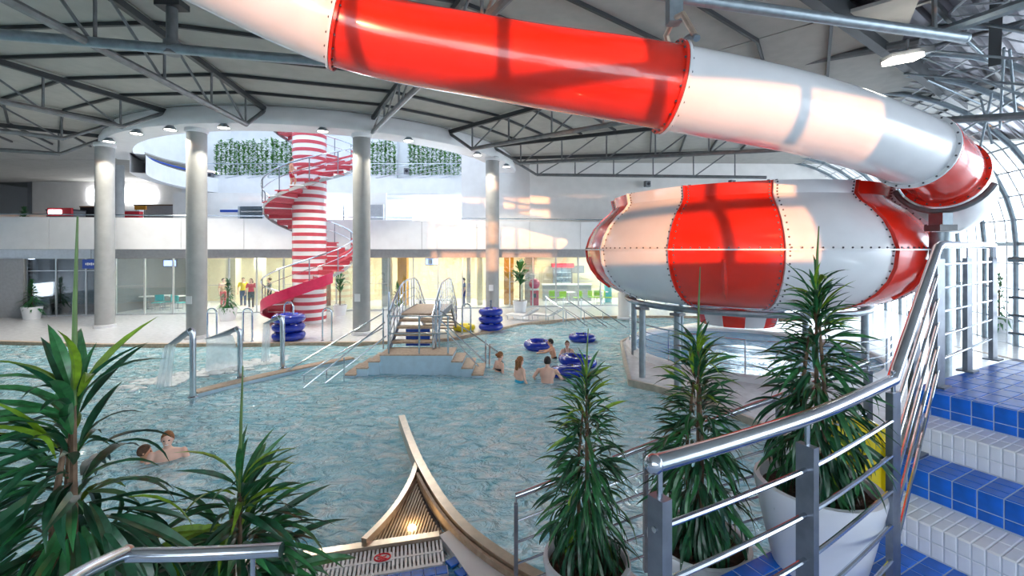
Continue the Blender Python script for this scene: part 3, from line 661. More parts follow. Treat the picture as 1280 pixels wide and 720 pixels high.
# ================================================================== PLANTERS AND PLANTS
def leafmesh(name, L, w, droop, m, nseg=6, fold=.25):
    mb = MB(); x = z = 0; ang = R(12)
    for i in range(nseg+1):
        f = i/nseg; ww = w*(sin(pi*min(1,f*1.02+.03))**.75)*(1-.25*f)
        if i == nseg: ww = .001
        mb.v += [V((x,-ww/2,z+ww*fold)), V((x,0,z)), V((x,ww/2,z+ww*fold))]
        ang -= R(droop)/nseg; x += L/nseg*cos(ang); z += L/nseg*sin(ang)
    for i in range(nseg):
        for k in (0,1): a = 3*i+k; mb.f.append([a,a+1,a+4,a+3])
    return mb.mesh(name, M_[m])
LV = {}
for m in ('leafd','leafm','leafy'):
    LV[m] = [leafmesh('leaf', 1, wd, dr, m) for wd, dr in ((.125,35),(.14,60),(.115,85),(.13,50))]
def leaf(parent, p, az, el, L, m, rnd, roll=None, joined=None):
    me = rnd.choice(LV[m]); ro = rnd.uniform(-.7,.7) if roll is None else roll
    M = Matrix.Translation(p) @ Matrix.Rotation(az,4,'Z') @ Matrix.Rotation(-el,4,'Y') @ Matrix.Rotation(ro,4,'X') @ Matrix.Diagonal((L,L,L,1))
    if joined is not None:
        k = len(joined.v); joined.v += [M @ v.co for v in me.vertices]; joined.f += [[k+i for i in pl.vertices] for pl in me.polygons]; return
    return inst('leaf', me, parent, M)
def planter(c, rt, rb, h, label, group='white planters on the stair ledges'):
    t = thing('planter', label, 'planter', c, group=group); q = V(c)
    MB().lathe([(0,0),(rb,0),(rb+(rt-rb)*.35,h*.3),(rt-.012,h*.8),(rt,h-.02),(rt-.004,h),(rt-.03,h),(rt-.034,h-.03),(rt-.045,h-.10)],40,q).build('shell','pot',t)
    mb = MB(); n = 40; rnd = random.Random(int(q.x*100))
    mb.lathe([(0,h-.045),(rt*.3,h-.04),(rt*.6,h-.05),(rt-.036,h-.06)],32,q)
    for v in mb.v: v.z += rnd.uniform(-.008,.008)
    mb.build('soil','soil',t)
    return t
def alii(c, zs, ztop, zspike, rad, nl, Lr, seed, label, spike=True, stems=3, yel=.07, mid=.3, zbase=None, extra=260, thin=None):
    rnd = random.Random(seed); c = V(c); t = thing('leafy_plant', label, 'plant', (c.x,c.y,zbase if zbase is not None else zs), group='long-leaved potted plants')
    hgt = ztop-zs; zb = zbase if zbase is not None else zs
    for k in range(stems):
        a = 2*pi*k/stems+.5; o = .05 if k else 0
        MB().tube([(c.x+o*cos(a),c.y+o*sin(a),zb-.02),(c.x+o*1.2*cos(a),c.y+o*1.2*sin(a),zs+hgt*.5),(c.x+o*.5*cos(a),c.y+o*.5*sin(a),ztop-(.0 if k == 0 else hgt*.2))],[.014,.010,.006],7).build('stem','bark',t)
    if spike:
        MB().tube([(c.x,c.y,ztop-.05),(c.x+.004,c.y,(ztop+zspike)/2),(c.x+.012,c.y,zspike)],[.008,.006,.0025],7).build('shoot','stem',t)
    JM = {k: MB() for k in ('leafd','leafm')}
    for i in range(nl+extra):
        f = (((i+rnd.random())/nl) if i < nl else rnd.random()*.9)**1.12; z = zs+hgt*f; a = i*2.39996+rnd.uniform(-.4,.4)
        env = rad*(1-f**1.5)*(.8+.2*min(1,f*6))+.02; L = rnd.uniform(*Lr)*(1-.25*f)
        off = env*rnd.uniform(.05,.62)
        el = R(-62+118*f**1.15)+rnd.uniform(-.32,.32)+(.5 if rnd.random() < .12 else 0)
        m = 'leafy' if (f > .72 and rnd.random() < yel*4) or rnd.random() < yel*.4 else ('leafm' if rnd.random() < mid+.25*f else 'leafd')
        if i >= nl and m == 'leafy': m = 'leafm'
        if thin:                                            # sparse side of the crown: (direction, half width, lowest and highest leaf base)
            da = (a-R(thin[0])+pi) % (2*pi)-pi
            if abs(da) < R(thin[1]) and thin[2] < z < thin[3]: continue
        leaf(t, V((c.x+off*cos(a),c.y+off*sin(a),z+(.10*(1-f) if el < 0 else 0))), a, el, L*(1 if i < nl else .85), m, rnd, joined=JM[m] if i >= nl else None)
    for m, q in JM.items():
        if q.v: o = q.build('inner_foliage',m,t); o['kind'] = 'stuff'
    return t
PH = .42
p3 = ST(2.42,1.33,Z0); p2 = V((1.08,2.60,Z2)); p1 = V((.49,2.95,Z1))
planter(p3,.285,.20,PH,'white planter standing on the blue landing beside the yellow float')
planter(p2,.285,.20,PH,'white planter on the middle ledge behind the end post of the railing')
planter(p1,.285,.20,PH,'white planter on the lowest ledge beside the slim railing post')
alii(p3+V((0,0,0)), p3.z+PH-.04, 3.22, 3.52, .31, 298, (.18,.29), 11, 'long-leaved plant in the planter beside the yellow float', zbase=p3.z+PH-.05)
alii(p2, p2.z+PH-.04, 2.86, 3.30, .33, 298, (.20,.31), 12, 'long-leaved plant in the planter behind the end post of the railing', zbase=p2.z+PH-.05)
alii(p1, p1.z+PH-.04, 2.58, 2.88, .35, 298, (.20,.31), 13, 'long-leaved plant in the planter beside the slim railing post', zbase=p1.z+PH-.05)
# big plants at the left, their planters stand on the landing below
qa = P(92,600,1.35); qb = P(300,640,1.85)
planter((qa.x,qa.y,Z0),.28,.2,PH,'white planter of the big plant behind the curved handrail'); planter((qb.x,qb.y,Z0-.4),.28,.2,PH,'white planter of the smaller plant behind the curved handrail')
alii((qa.x,qa.y,0), 2.28, 2.98, 3.50, .29, 210, (.26,.40), 21, 'big leafy plant with a tall green shoot behind the curved handrail', zbase=Z0+PH-.05, yel=.05, extra=110, thin=(15,60,2.62,2.93))
alii((qb.x,qb.y,0), 1.80, 2.45, 2.92, .34, 200, (.26,.40), 22, 'smaller leafy plant beside the big one behind the curved handrail', zbase=Z0-.4+PH-.05, yel=.06, extra=120, thin=(175,45,2.25,2.6))
l3 = MB().prism([(-2.2,1.62),(-.75,1.62),(-.75,2.14),(-2.2,2.14)],0,Z0-.4).build('planter_ledge','wtile',smooth=False); l3['label']='white ledge under the plants behind the curved handrail'; l3['category']='ledge'
# the yellow float leaning by the stair
yf = thing('swim_float','yellow foam float leaning behind the white planter and the stair post','float',P(1078,600,2.62))
c = P(1072,572,2.72); q = Matrix.Translation(c) @ Matrix.Rotation(R(-12),4,'Z') @ Matrix.Rotation(R(90),4,'X')
mb = MB(); pts = []
for k in range(13): a = pi*k/12; pts.append((.17*cos(a), .12+.12*sin(a)))
poly = pts+[(-.17,-.3),(-.06,-.34),(.06,-.34),(.17,-.3)]
mb.prism(poly,-.03,.03); mb.v = [q @ v for v in mb.v]; mb.build('board','yellow',yf,smooth=False)
c2_ = P(1108,606,2.66); MB().bar(c2_-V((0,0,.3)),c2_+V((0,0,.26)),.06,.05).build('edge_bar','yellow',yf,smooth=False)
MB().tube([c+V((-.1,-.04,.02)),c+V((0,-.08,.04)),c+V((.1,-.04,.02))],.012,8).build('strap','rubber',yf)
# ================================================================== NEAR POOL EDGE
e0 = G(-140,776); e1 = G(549,672); u = (e1-e0).normalized(); nn = V((u.y,-u.x,0))     # nn points towards the viewer's side
near = thing('pool_edge','overflow edge of the pool with white grating and blue tiles','pool edge',e1)
Ld = (e1-e0).length
def eb(a0,a1,w0,w1,z0,z1): 
    q = [e0+u*a0+nn*w0, e0+u*a1+nn*w0, e0+u*a1+nn*w1, e0+u*a0+nn*w1]; return MB().prism([(p.x,p.y) for p in q],z0,z1)
eb(0,Ld,-.05,.05,-.6,.05).build('coping','bronze',near,smooth=False)
eb(0,Ld,.05,.46,-.6,-.06).build('channel','mgrey',near,smooth=False)
mb = MB(); a = .2
while a < Ld:
    for (w0,w1) in ((.06,.25),(.27,.44)):
        q = [e0+u*a+nn*w0, e0+u*(a+.026)+nn*w0, e0+u*(a+.026)+nn*w1, e0+u*a+nn*w1]; mb.prism([(p.x,p.y) for p in q],-.03,.012)
    a += .044
o = mb.build('grate_slats','white',near,smooth=False); o['kind'] = 'stuff'
eb(0,Ld,.245,.275,-.06,.016).build('grate_rail','white',near,smooth=False); eb(0,Ld,.44,.48,-.06,.016).build('grate_rail','white',near,smooth=False)
TBN = tilemesh('edge_tile', .118, .118, .02, 'blue'); UB = Matrix.Rotation(atan2(u.y,u.x),4,'Z')
for k in range(24):
    inst('tile', TBN, near, Matrix.Translation(e1-u*(.02+.125*k)+nn*.55-V((0,0,.012))) @ UB)
eb(0,Ld+.05,.48,.62,-.6,-.002).build('tile_bed','grout',near,smooth=False)
# white curved landing beside the grating and the small pool in front
curve = spline([G(502,527),G(511,553),G(523,583),G(541,617),G(562,648),G(590,678),G(640,715),G(700,748),G(760,770)],5)
wedge = [tuple(p[:2]) for p in (G(549,671),G(566,662))]+[tuple(p[:2]) for p in curve[22:]]+[tuple(p[:2]) for p in (G(660,800),G(600,742),G(568,695))]
MB().prism(wedge,-.6,.02).build('white_corner','white',near,smooth=False)
MB().prism([tuple(p[:2]) for p in (G(568,697),G(600,742),G(660,800),G(660,900),G(100,900),G(100,780))],-.6,-.03).build('small_pool_water','bwater',near,smooth=False)
for k in range(7):
    p = G(570,700)+(G(660,800)-G(570,700))*(k/6.5); inst('tile', TBN, near, Matrix.Translation(p-V((.03,.03,.012))) @ Matrix.Rotation(R(-50),4,'Z'))
div = thing('divider_wall','curved steel clad divider wall running out into the pool','pool wall',curve[0])
MB().strip([tuple(p[:2]) for p in curve],.12,-.9,.13).build('wall','bronze',div)
MB().strip([tuple((p-V((.09,.04,0)))[:2]) for p in curve[12:]],.04,-.9,.09).build('inner_trim','stone',div)
tri_l = spline([G(521,585),G(514,606),G(500,632),G(480,658),G(455,684)],4)
tg = thing('pool_inlet','triangular slatted inlet with a warm underwater lamp at the pool edge','pool inlet',G(510,655))
MB().strip([tuple(p[:2]) for p in tri_l],.07,-.9,.10).build('side_wall','bronze',tg)
poly = [tuple(p[:2]) for p in tri_l]+[tuple(p[:2]) for p in (G(555,668),G(541,625),G(528,597))]
MB().prism(poly,-.9,-.045).build('recess_floor','dark',tg,smooth=False)
mb = MB(); L = G(455,684); Rr = G(556,668); ap = G(521,592)
for k in range(24):
    f = (k+.5)/24; b = L+(Rr-L)*f
    # slats run from the base towards the tip, cut by the curved sides
    if b.x < ap.x: tt = max(.02,(b.x-L.x)/(ap.x-L.x)); top = .93*(tt**1.7)
    else: tt = max(.02,(Rr.x-b.x)/(Rr.x-ap.x)); top = .93*(tt**1.25)
    y1 = b.y+(ap.y-b.y)*top; mb.quadbox((b.x-.011,b.y+.02,-.05),(b.x+.011,y1,.02))
o = mb.build('slats','inlet',tg,smooth=False); o['kind'] = 'stuff'
lp = G(515,661,.0)+V((0,0,.01)); MB().ball(lp,(.05,.04,.04),12,8).build('lamp','lampw',tg)
ld = bpy.data.lights.new('inlet_lamp','POINT'); ld.energy = 1.6; ld.color = (1,.7,.35); ld.shadow_soft_size=.05; lo = bpy.data.objects.new('inlet_lamp',ld); COL.objects.link(lo); lo.location = lp+V((0,.06,.09))
# no-diving plate
ns = thing('no_diving_sign','small white plate with a red crossed-out symbol on the grating','sign',G(477,699))
ps = G(478,700); T = Matrix.Translation(ps+V((0,0,.018))) @ UB
m2 = MB().quadbox((-.10,-.075,0),(.10,.075,.008),T).build('plate','white',ns,smooth=False)
MB().tube([T @ V((.085*cos(2*pi*k/24),.06*sin(2*pi*k/24),.012)) for k in range(24)],.009,6,closed=True).build('ring','signred',ns)
MB().bar(T @ V((-.06,.045,.013)),T @ V((.06,-.045,.013)),.016,.008).build('slash','signred',ns,smooth=False)
mb = MB(); mb.ball(T @ V((.035,.02,.01)),(.016,.014,.005),8,6); mb.bar(T @ V((-.05,-.012,.011)),T @ V((.03,.008,.011)),.026,.006); mb.bar(T @ V((-.03,-.032,.011)),T @ V((.05,-.022,.011)),.014,.006); mb.build('swimmer_print','signred',ns,smooth=False)

# ================================================================== BRIDGE, DIVIDER, FOUNTAINS
dv = thing('river_divider','low curved wall between the pool and the fountain channel','pool wall',G(247,488))
dpts = spline([G(243,490,.04),G(300,476,.04),G(353,464,.04),G(407,453,.04),G(440,447,.04)],6)
MB().strip([tuple(p[:2]) for p in dpts],.24,-.9,.02).build('wall','pbasin',dv); MB().strip([tuple(p[:2]) for p in dpts],.30,.02,.06).build('coping','stone',dv)
isl = thing('bridge_landing','pale blue landing with brown steps down into the water','landing',(-2.7,12.8,0))
LZ = .49
MB().prism([(-3.66,12.42),(-1.66,12.42),(-1.66,13.35),(-3.66,13.35)],-1.3,LZ-.03).build('base','pbasin',isl,smooth=False)
MB().prism([(-3.68,12.40),(-1.64,12.40),(-1.64,13.35),(-3.68,13.35)],LZ-.03,LZ).build('top','stone',isl,smooth=False)
for k in range(1,5):
    z = LZ-.155*k
    for sgn, x0 in ((-1,-3.66),(1,-1.66)):
        xa = x0+sgn*.29*(k-1); xb = x0+sgn*.29*k; lo_, hi_ = min(xa,xb), max(xa,xb); y0 = 12.42-.10*k
        s_ = MB().quadbox((lo_,y0,-1.2),(hi_,13.35,z-.035)).build('step','pbasin',isl,smooth=False)
        MB().quadbox((lo_-.015,y0-.02,z-.035),(hi_+.015,13.35,z)).build('tread','stone',s_,smooth=False)
br = thing('footbridge','small arched footbridge with open treads over the channel','bridge',(-2.95,14.5,LZ))
bx0, bx1 = -3.58, -2.34
for k in range(1,6):
    z = LZ+.17*k; y = 13.1+.28*k; MB().quadbox((bx0,y-.02,z-.06),(bx1,y+.30,z)).build('tread','stone',br,smooth=False)
MB().quadbox((bx0,14.75,1.27),(bx1,17.0,1.34)).build('bridge_deck','stone',br,smooth=False)
for k in range(1,8):
    z = 1.34-.168*k; y = 17.0+.26*(k-1); MB().quadbox((bx0,y,z-.06),(bx1,y+.28,z)).build('tread','stone',br,smooth=False)
for x in (bx0-.03,bx1+.03):
    MB().bar((x,13.1,.45),(x,14.8,1.30),.05,.2).build('stringer','brushed',br,smooth=False); MB().bar((x,14.7,1.26),(x,17.05,1.26),.05,.2).build('stringer','brushed',br,smooth=False); MB().bar((x,17,1.26),(x,18.8,.08),.05,.2).build('stringer','brushed',br,smooth=False)
    hpts = spline([(x,13.05,1.45),(x,13.9,1.95),(x,14.8,2.28),(x,15.9,2.36),(x,17,2.25),(x,18,1.6),(x,18.7,1.1)],5)
    MB().tube(hpts,.035,8).build('handrail','chrome',br)
    for k in range(0,len(hpts),2):
        p = hpts[k]; MB().tube([p,(p.x,p.y,max(.05,p.z-.98))],.016,6).build('baluster','chrome',br)
    for zz in (.35,.65): MB().tube([p-V((0,0,zz)) for p in hpts],.014,6).build('rail','chrome',br)
MB().quadbox((bx0+.05,14.9,.2),(bx1-.4,15.0,.75)).build('blue_panel','signblue',br,smooth=False)
lrail = thing('landing_handrails','pale stainless handrails around the landing running down into the water','railing',(-2.7,12.6,LZ))
for a_, b_ in ((P(483,420,12.45),P(405,480,11.7)),(P(481,403,12.55),P(378,486,11.35)),(P(478,392,13.25),P(348,470,12.3)),(P(478,410,13.25),P(375,471,12.3)),(P(545,385,13.25),P(622,440,13.2)),(P(548,398,12.5),P(606,452,12.5)),(P(556,412,12.5),P(598,458,12.5))):
    MB().tube([a_,b_],.02,8).build('handrail','chrome',lrail)
for x, y0, Y in ((486,365,12.5),(524,395,12.5),(560,395,12.5),(479,385,13.2),(545,376,13.2),(549,376,13.2),(607,425,13.2),(612,430,13.2)):
    p = P(x,y0,Y); zb = LZ if x < 565 else -.3; MB().tube([p,(p.x,p.y,zb-.02)],.026,8).build('post','chrome',lrail)
for y in (395,417): MB().tube([P(486,y,12.5),P(560,y,12.5)],.018,8).build('rail','chrome',lrail)
for x, y in ((408,470),(380,478),(430,455)):
    p = P(x,y-8,11.8); MB().tube([p,(p.x,p.y,-.4)],.018,6).build('post','chrome',lrail)
# swan neck fountains
def fountain(base, top_z, nz, fall, wide, label):
    t = thing('swan_neck_fountain', label, 'fountain', base, group='swan-neck fountains'); b = V(base); d = V((nz.x-b.x,nz.y-b.y,0)).normalized()
    pts = [b-V((0,0,.4)), b+V((0,0,top_z-.18)), b+d*.05+V((0,0,top_z-.06)), b+d*.16+V((0,0,top_z))]
    MB().tube(spline(pts,5),.065,12).build('pipe','chrome',t); MB().lathe([(.066,0),(.11,0),(.11,.03),(.066,.05)],16,(b.x,b.y,.03)).build('base_flange','chrome',t)
    sd_ = V((-d.y,d.x,0)); st_ = pts[-1]; mb = MB()
    for (p,w,h) in ((st_-d*.02,.07,.07),(st_+(nz-st_)*.4,.07+wide*.15,.055),(nz,.07+wide*.5,.022)):
        for a in range(10): mb.v.append(p+sd_*(w*cos(2*pi*a/10))+V((0,0,h*sin(2*pi*a/10))))
    for i in range(2):
        for a in range(10): mb.f.append([i*10+a,i*10+(a+1)%10,(i+1)*10+(a+1)%10,(i+1)*10+a])
    mb.f.append(list(range(10))); mb.f.append([20+a for a in reversed(range(10))])
    mb.build('nozzle','brushed',t)
    mb = MB(); w0 = .06+wide*.48; n_ = 9; K = 10
    for side in (-.015,.015):
        for i in range(n_):
            f = i/(n_-1); p = nz+(fall-nz)*f; p = V((nz.x+(fall.x-nz.x)*f**.6, nz.y+(fall.y-nz.y)*f**.6, nz.z+(fall.z-nz.z)*f**1.5))
            for k in range(K): g = k/(K-1)*2-1; mb.v.append(p+sd_*(w0*(1+.35*f)*g)+d*(side*(1+3*f)+.02*sin(9*g+4*f)))
    for s_ in range(2):
        for i in range(n_-1):
            for k in range(K-1): b0=s_*n_*K+i*K+k; mb.f.append([b0,b0+1,b0+K+1,b0+K])
    o = mb.build('water_jet','fall',t); o['label'] = 'falling sheet of white water'
b1 = G(241,503,-.07); fountain(b1,1.62,P(217,429,10.9),V((P(205,470,11.2).x,11.2,-.03)),.10,'swan-neck fountain at the end of the low divider wall')
b2 = G(300,477,-.07); fountain(b2,1.38,P(272,421,12.3),V((P(270,455,12.6).x,12.9,-.03)),.55,'swan-neck fountain with a wide fan of water')
b3 = G(353,465,-.07); fountain(b3,1.55,P(333,404,13.2),V((P(330,447,13.6).x,13.7,-.03)),.05,'swan-neck fountain before the stack of blue rings')
fm = MB(); rnd = random.Random(4)
for k in range(230):
    f = rnd.random(); p = G(170+180*f,482-34*f,-.05)+V((rnd.gauss(0,.25),rnd.gauss(0,.3),0)); fm.ball(p,(rnd.uniform(.05,.2),rnd.uniform(.05,.16),rnd.uniform(.03,.07)),8,5)
o = fm.build('foam','foam'); o['label']='white foam on the water below the swan-neck fountains'; o['category']='foam'; o['kind']='stuff'
# hoop grab rails on the deck
for x, Y, lab in ((265,16.6,'hoop grab rail beside the column with the notice'),(309.5,16.6,'hoop grab rail between the column with the notice and the blue ring stack'),(409,16.7,'hoop grab rail between the blue ring stack and the bridge'),(583,18.0,'hoop grab rail behind the yellow ring'),(361,16.9,'hoop grab rail rising through the blue ring stack')):
    p = P(x,312,Y); t = thing('grab_rail',lab,'railing',(p.x,p.y,0),group='hoop grab rails on the deck'); w = .17; hh = 1.22 if x != 361 else 1.42
    MB().tube([(p.x-w,p.y,0),(p.x-w,p.y,hh-.17)]+[(p.x-w*cos(pi*k/8),p.y,hh-.17+.17*sin(pi*k/8)) for k in range(1,8)]+[(p.x+w,p.y,hh-.17),(p.x+w,p.y,0)],.03,8).build('hoop','chrome',t)
    for s in (-w,w): MB().lathe([(.031,0),(.06,0),(.06,.02),(.031,.03)],12,(p.x+s,p.y,0)).build('base_flange','chrome',t)

# ================================================================== SWIM RINGS
def ring_mesh(Rm, r, m, sq=.9):
    mb = MB(); n, k = 28, 12
    for i in range(n):
        a = 2*pi*i/n; w_ = 1+.03*cos(a*7)
        for j in range(k): b = 2*pi*j/k; mb.v.append(V(((Rm+r*w_*cos(b))*cos(a),(Rm+r*w_*cos(b))*sin(a),r*sq*w_*sin(b))))
    for i in range(n):
        for j in range(k): mb.f.append([i*k+j,((i+1)%n)*k+j,((i+1)%n)*k+(j+1)%k,i*k+(j+1)%k])
    return mb.mesh('ring',M_[m])
RB = ring_mesh(.36,.165,'tube'); RB2 = ring_mesh(.46,.185,'tube'); RY = ring_mesh(.34,.14,'yellow')
def patch(Rm,r):   # raised pale print on the upper side
    mb = MB()
    for c_ in (.4,1.9,3.3,4.8):
        b0 = len(mb.v)
        for i in range(5):
            for j in range(3):
                a = c_+.11*(i-2); b = R(62+20*j); rr_ = r*1.035; mb.v.append(V(((Rm+rr_*cos(b))*cos(a),(Rm+rr_*cos(b))*sin(a),rr_*.9*sin(b))))
        for i in range(4):
            for j in range(2): mb.f.append([b0+i*3+j,b0+(i+1)*3+j,b0+(i+1)*3+j+1,b0+i*3+j+1])
    return mb.mesh('print',M_['tubew'])
PB = patch(.36,.165); PB2 = patch(.46,.185)
def swimring(p, me, pm, label, group, tilt=(0,0,0), sc=1, valve=True):
    t = thing('swim_ring', label, 'swim ring', p, group=group); Mx = Matrix.Translation(V(p)) @ Euler(tilt).to_matrix().to_4x4() @ Matrix.Scale(sc,4)
    inst('tube', me, t, Mx)
    if pm: inst('print', pm, t, Mx)
    mb = MB(); mb.tube([Mx @ V((.22 if me is not RB2 else .3,0,.10)),Mx @ V((.20 if me is not RB2 else .28,0,.16))],.02,6); mb.build('valve','rubber',t)
for k in range(3): p = P(361,312,16.9); swimring((p.x,p.y,.17+.325*k),RB2,PB2,('lowest','middle','topmost')[k]+' blue swim ring of the stack threaded on a hoop rail','blue rings stacked behind the fountains',(0,0,k*.7),.93)
for k in range(3): p = P(613.5,312,18.95); swimring((p.x,p.y,.16+.312*k),RB,PB,('lowest','middle','topmost')[k]+' blue swim ring of the stack beside the yellow ring','blue rings stacked by the warm lit column',(0,0,k*.7))
p = P(613.5,312,18.95); t = thing('ring_post','short steel post in the middle of the ring stack beside the yellow ring','post',(p.x,p.y,0)); MB().tube([(p.x,p.y,0),(p.x,p.y,1.2)],.04,8).build('pole','brushed',t); MB().ball((p.x,p.y,1.22),.06,10,6).build('knob','brushed',t)
swimring(G(580,409,.14),RY,None,'single yellow swim ring lying at the deck edge','yellow rings')
swimring(G(673,431,.05),RB,PB,'blue swim ring held by the boy in the water','floating blue rings',(.05,0,.3))
swimring(G(728,422,.05),RB,PB,'empty blue swim ring floating behind the girl','floating blue rings',(0,.05,1.2))
swimring(G(722,451,.10),RB2,PB2,'blue swim ring the girl leans on','floating blue rings',(.10,0,2.0),.9)
swimring(G(711,464,.07),RB,PB,'blue swim ring beside the man with bare back','floating blue rings',(-.16,.12,.9),1.05)

# ================================================================== SPIRAL STAIR
sc = V((-9.58,21.2,0)); ss = thing('spiral_stair','spiral stair around a red and white striped tower','stairs',sc)
MB().lathe([(0,0),(.74,0),(.74,10.6),(0,10.6)],36,sc).build('tower','swhite',ss)
bandm = MB().lathe([(.742,0),(.755,.005),(.755,.155),(.742,.16)],36).mesh('red_band',M_['stripe'])
for k in range(29): inst('red_band',bandm,ss,Matrix.Translation(sc+V((0,0,.12+.355*k))))
def hz(th): return 1.7+4.4*(th+90)/360
trm = MB(); w0, w1 = .12, .33
trm.prism([(.75,-w0),(1.95,-w1),(1.95,w1),(.75,w0)],-.05,0); tread = {m: trm.mesh('tread',M_[m],False) for m in ('stripe','swhite','mgrey')}
rsm = MB().quadbox((.76,-.02,-.22),(1.9,.02,-.05)).mesh('riser',M_['stripe'],False)
th = -226; k = 0
while th < 560:
    Mx = Matrix.Translation(sc+V((0,0,hz(th)))) @ Matrix.Rotation(R(th),4,'Z')
    inst('tread',tread['stripe' if k % 2 else 'swhite'],ss,Mx); inst('riser',rsm,ss,Mx @ Matrix.Rotation(R(-7),4,'Z')); th += 18; k += 1
def helix(r,z,a,b,n): return [sc+V((r*cos(R(t)),r*sin(R(t)),hz(t)+z)) for t in [a+(b-a)*i/n for i in range(n+1)]]
def hsheet(r,z0,z1,a,b,n,m,nm,th_=.04):
    lo1 = helix(r,z0,a,b,n); hi1 = helix(r,z1,a,b,n); lo2 = helix(r+th_,z0,a,b,n); hi2 = helix(r+th_,z1,a,b,n); mb = MB(); mb.v = lo1+hi1+lo2+hi2; N_ = n+1
    for i in range(n): mb.f += [[i,i+1,N_+i+1,N_+i],[2*N_+i,3*N_+i,3*N_+i+1,2*N_+i+1],[N_+i,N_+i+1,3*N_+i+1,3*N_+i],[i,2*N_+i,2*N_+i+1,i+1]]
    mb.build(nm,m,ss)
hsheet(1.97,-.42,.06,-232,-38,36,'crimson','crimson_stringer',.07); hsheet(.78,-.35,.5,-232,-130,20,'stripe','inner_panel')
hsheet(1.90,-.20,-.06,-38,540,100,'mgrey','stringer')
for z in (.35,.6): hsheet(1.97,z,z+.10,-30,40,14,'stripe','red_slat'); hsheet(1.97,z,z+.10,280,400,22,'stripe','red_slat')
MB().tube(helix(2.0,1.0,-215,540,130),.035,6).build('handrail','chrome',ss); MB().tube(helix(2.0,.55,-215,540,130),.015,5).build('rail','chrome',ss)
for t in range(-210,540,36): q = helix(2.0,0,t,t+1,1)[0]; MB().tube([q,q+V((0,0,1.0))],.025,6).build('post','brushed',ss)
# ================================================================== PEOPLE
def body(build, name, m, parent, voxel=.02, label=None):
    mb = MB(); build(mb); o = mb.build(name, m, parent)
    r = o.modifiers.new('remesh','REMESH'); r.mode = 'VOXEL'; r.voxel_size = voxel; r.use_smooth_shade = True
    sm = o.modifiers.new('smooth','SMOOTH'); sm.factor = .5; sm.iterations = 3
    return o
def hand(mb, w, d, up, s=1.0):
    d = d.normalized(); sd_ = d.cross(up).normalized(); k = .085*s
    mb.cap(w, w+d*k, .026*s, .034*s, 8)
    for i, L in enumerate((.06,.075,.07,.055)):
        b = w+d*k*1.1+sd_*(.021*s*(i-1.5)); m_ = b+d*L*.55*s-up*.008; mb.cap(b, m_, .0095*s, .009*s, 6); mb.cap(m_, m_+(d-up*.5).normalized()*L*.5*s, .009*s, .008*s, 6)
    b = w+d*k*.35-sd_*.03*s; mb.cap(b, b+(d*.7-sd_).normalized()*.06*s, .011*s, .0095*s, 6)
def head(mb, c, fw, s=1.0):
    up = V((0,0,1)); sd_ = fw.cross(up).normalized(); Mh = Matrix((sd_,fw,up)).transposed()
    mb.ball(c+V((0,0,.02*s)), (.078*s,.098*s,.105*s), 16, 12, Mh); mb.ball(c+fw*.02*s-up*.055*s, (.06*s,.072*s,.07*s), 14, 10, Mh)
    mb.cap(c+fw*.092*s+up*.02*s, c+fw*.108*s-up*.02*s, .010*s, .016*s, 8)
    for q in (-1,1): mb.ball(c+sd_*(.078*s*q)-fw*.005, (.014*s,.024*s,.033*s), 8, 6, Mh)
def face(t, c, fw, s, hairm, style):
    up = V((0,0,1)); sd_ = fw.cross(up).normalized(); Mh = Matrix((sd_,fw,up)).transposed()
    for q in (-1,1): MB().ball(c+fw*.088*s+sd_*(.032*s*q)+up*.012*s, (.014*s,.010*s,.010*s), 8, 6, Mh).build('eye','dark',t)
    MB().ball(c+fw*.086*s-up*.055*s, (.026*s,.008*s,.008*s), 10, 6, Mh).build('mouth','redcloth' if style != 'smile' else 'white',t)
    mb = MB(); n = 20; m_ = 12
    for i in range(m_+1):
        for k in range(n):
            a = 2*pi*k/n; front = max(0,sin(a)); tm = R(118)-R(64)*front**.8
            th_ = tm*i/m_; w_ = 1+.03*sin(5*a+3*i)
            p = V((.086*s*sin(th_)*cos(a)*w_, .108*s*sin(th_)*sin(a)*w_, .116*s*cos(th_)*w_+.02*s)); mb.v.append(c+Mh @ p)
    for i in range(m_):
        for k in range(n): mb.f.append([i*n+k,(i+1)*n+k,(i+1)*n+(k+1)%n,i*n+(k+1)%n])
    if style == 'long':
        mb.cap(c-fw*.075*s+up*.0, c-fw*.10*s-up*.20*s, .07*s, .045*s, 10)
        for q in (-1,1): mb.cap(c+sd_*.07*s*q-fw*.03*s, c+sd_*.075*s*q-fw*.05*s-up*.17*s, .03*s, .022*s, 8)
    if style == 'bun': mb.ball(c-fw*.11*s+up*.05*s, .045*s, 10, 8)
    mb.build('hair',hairm,t)
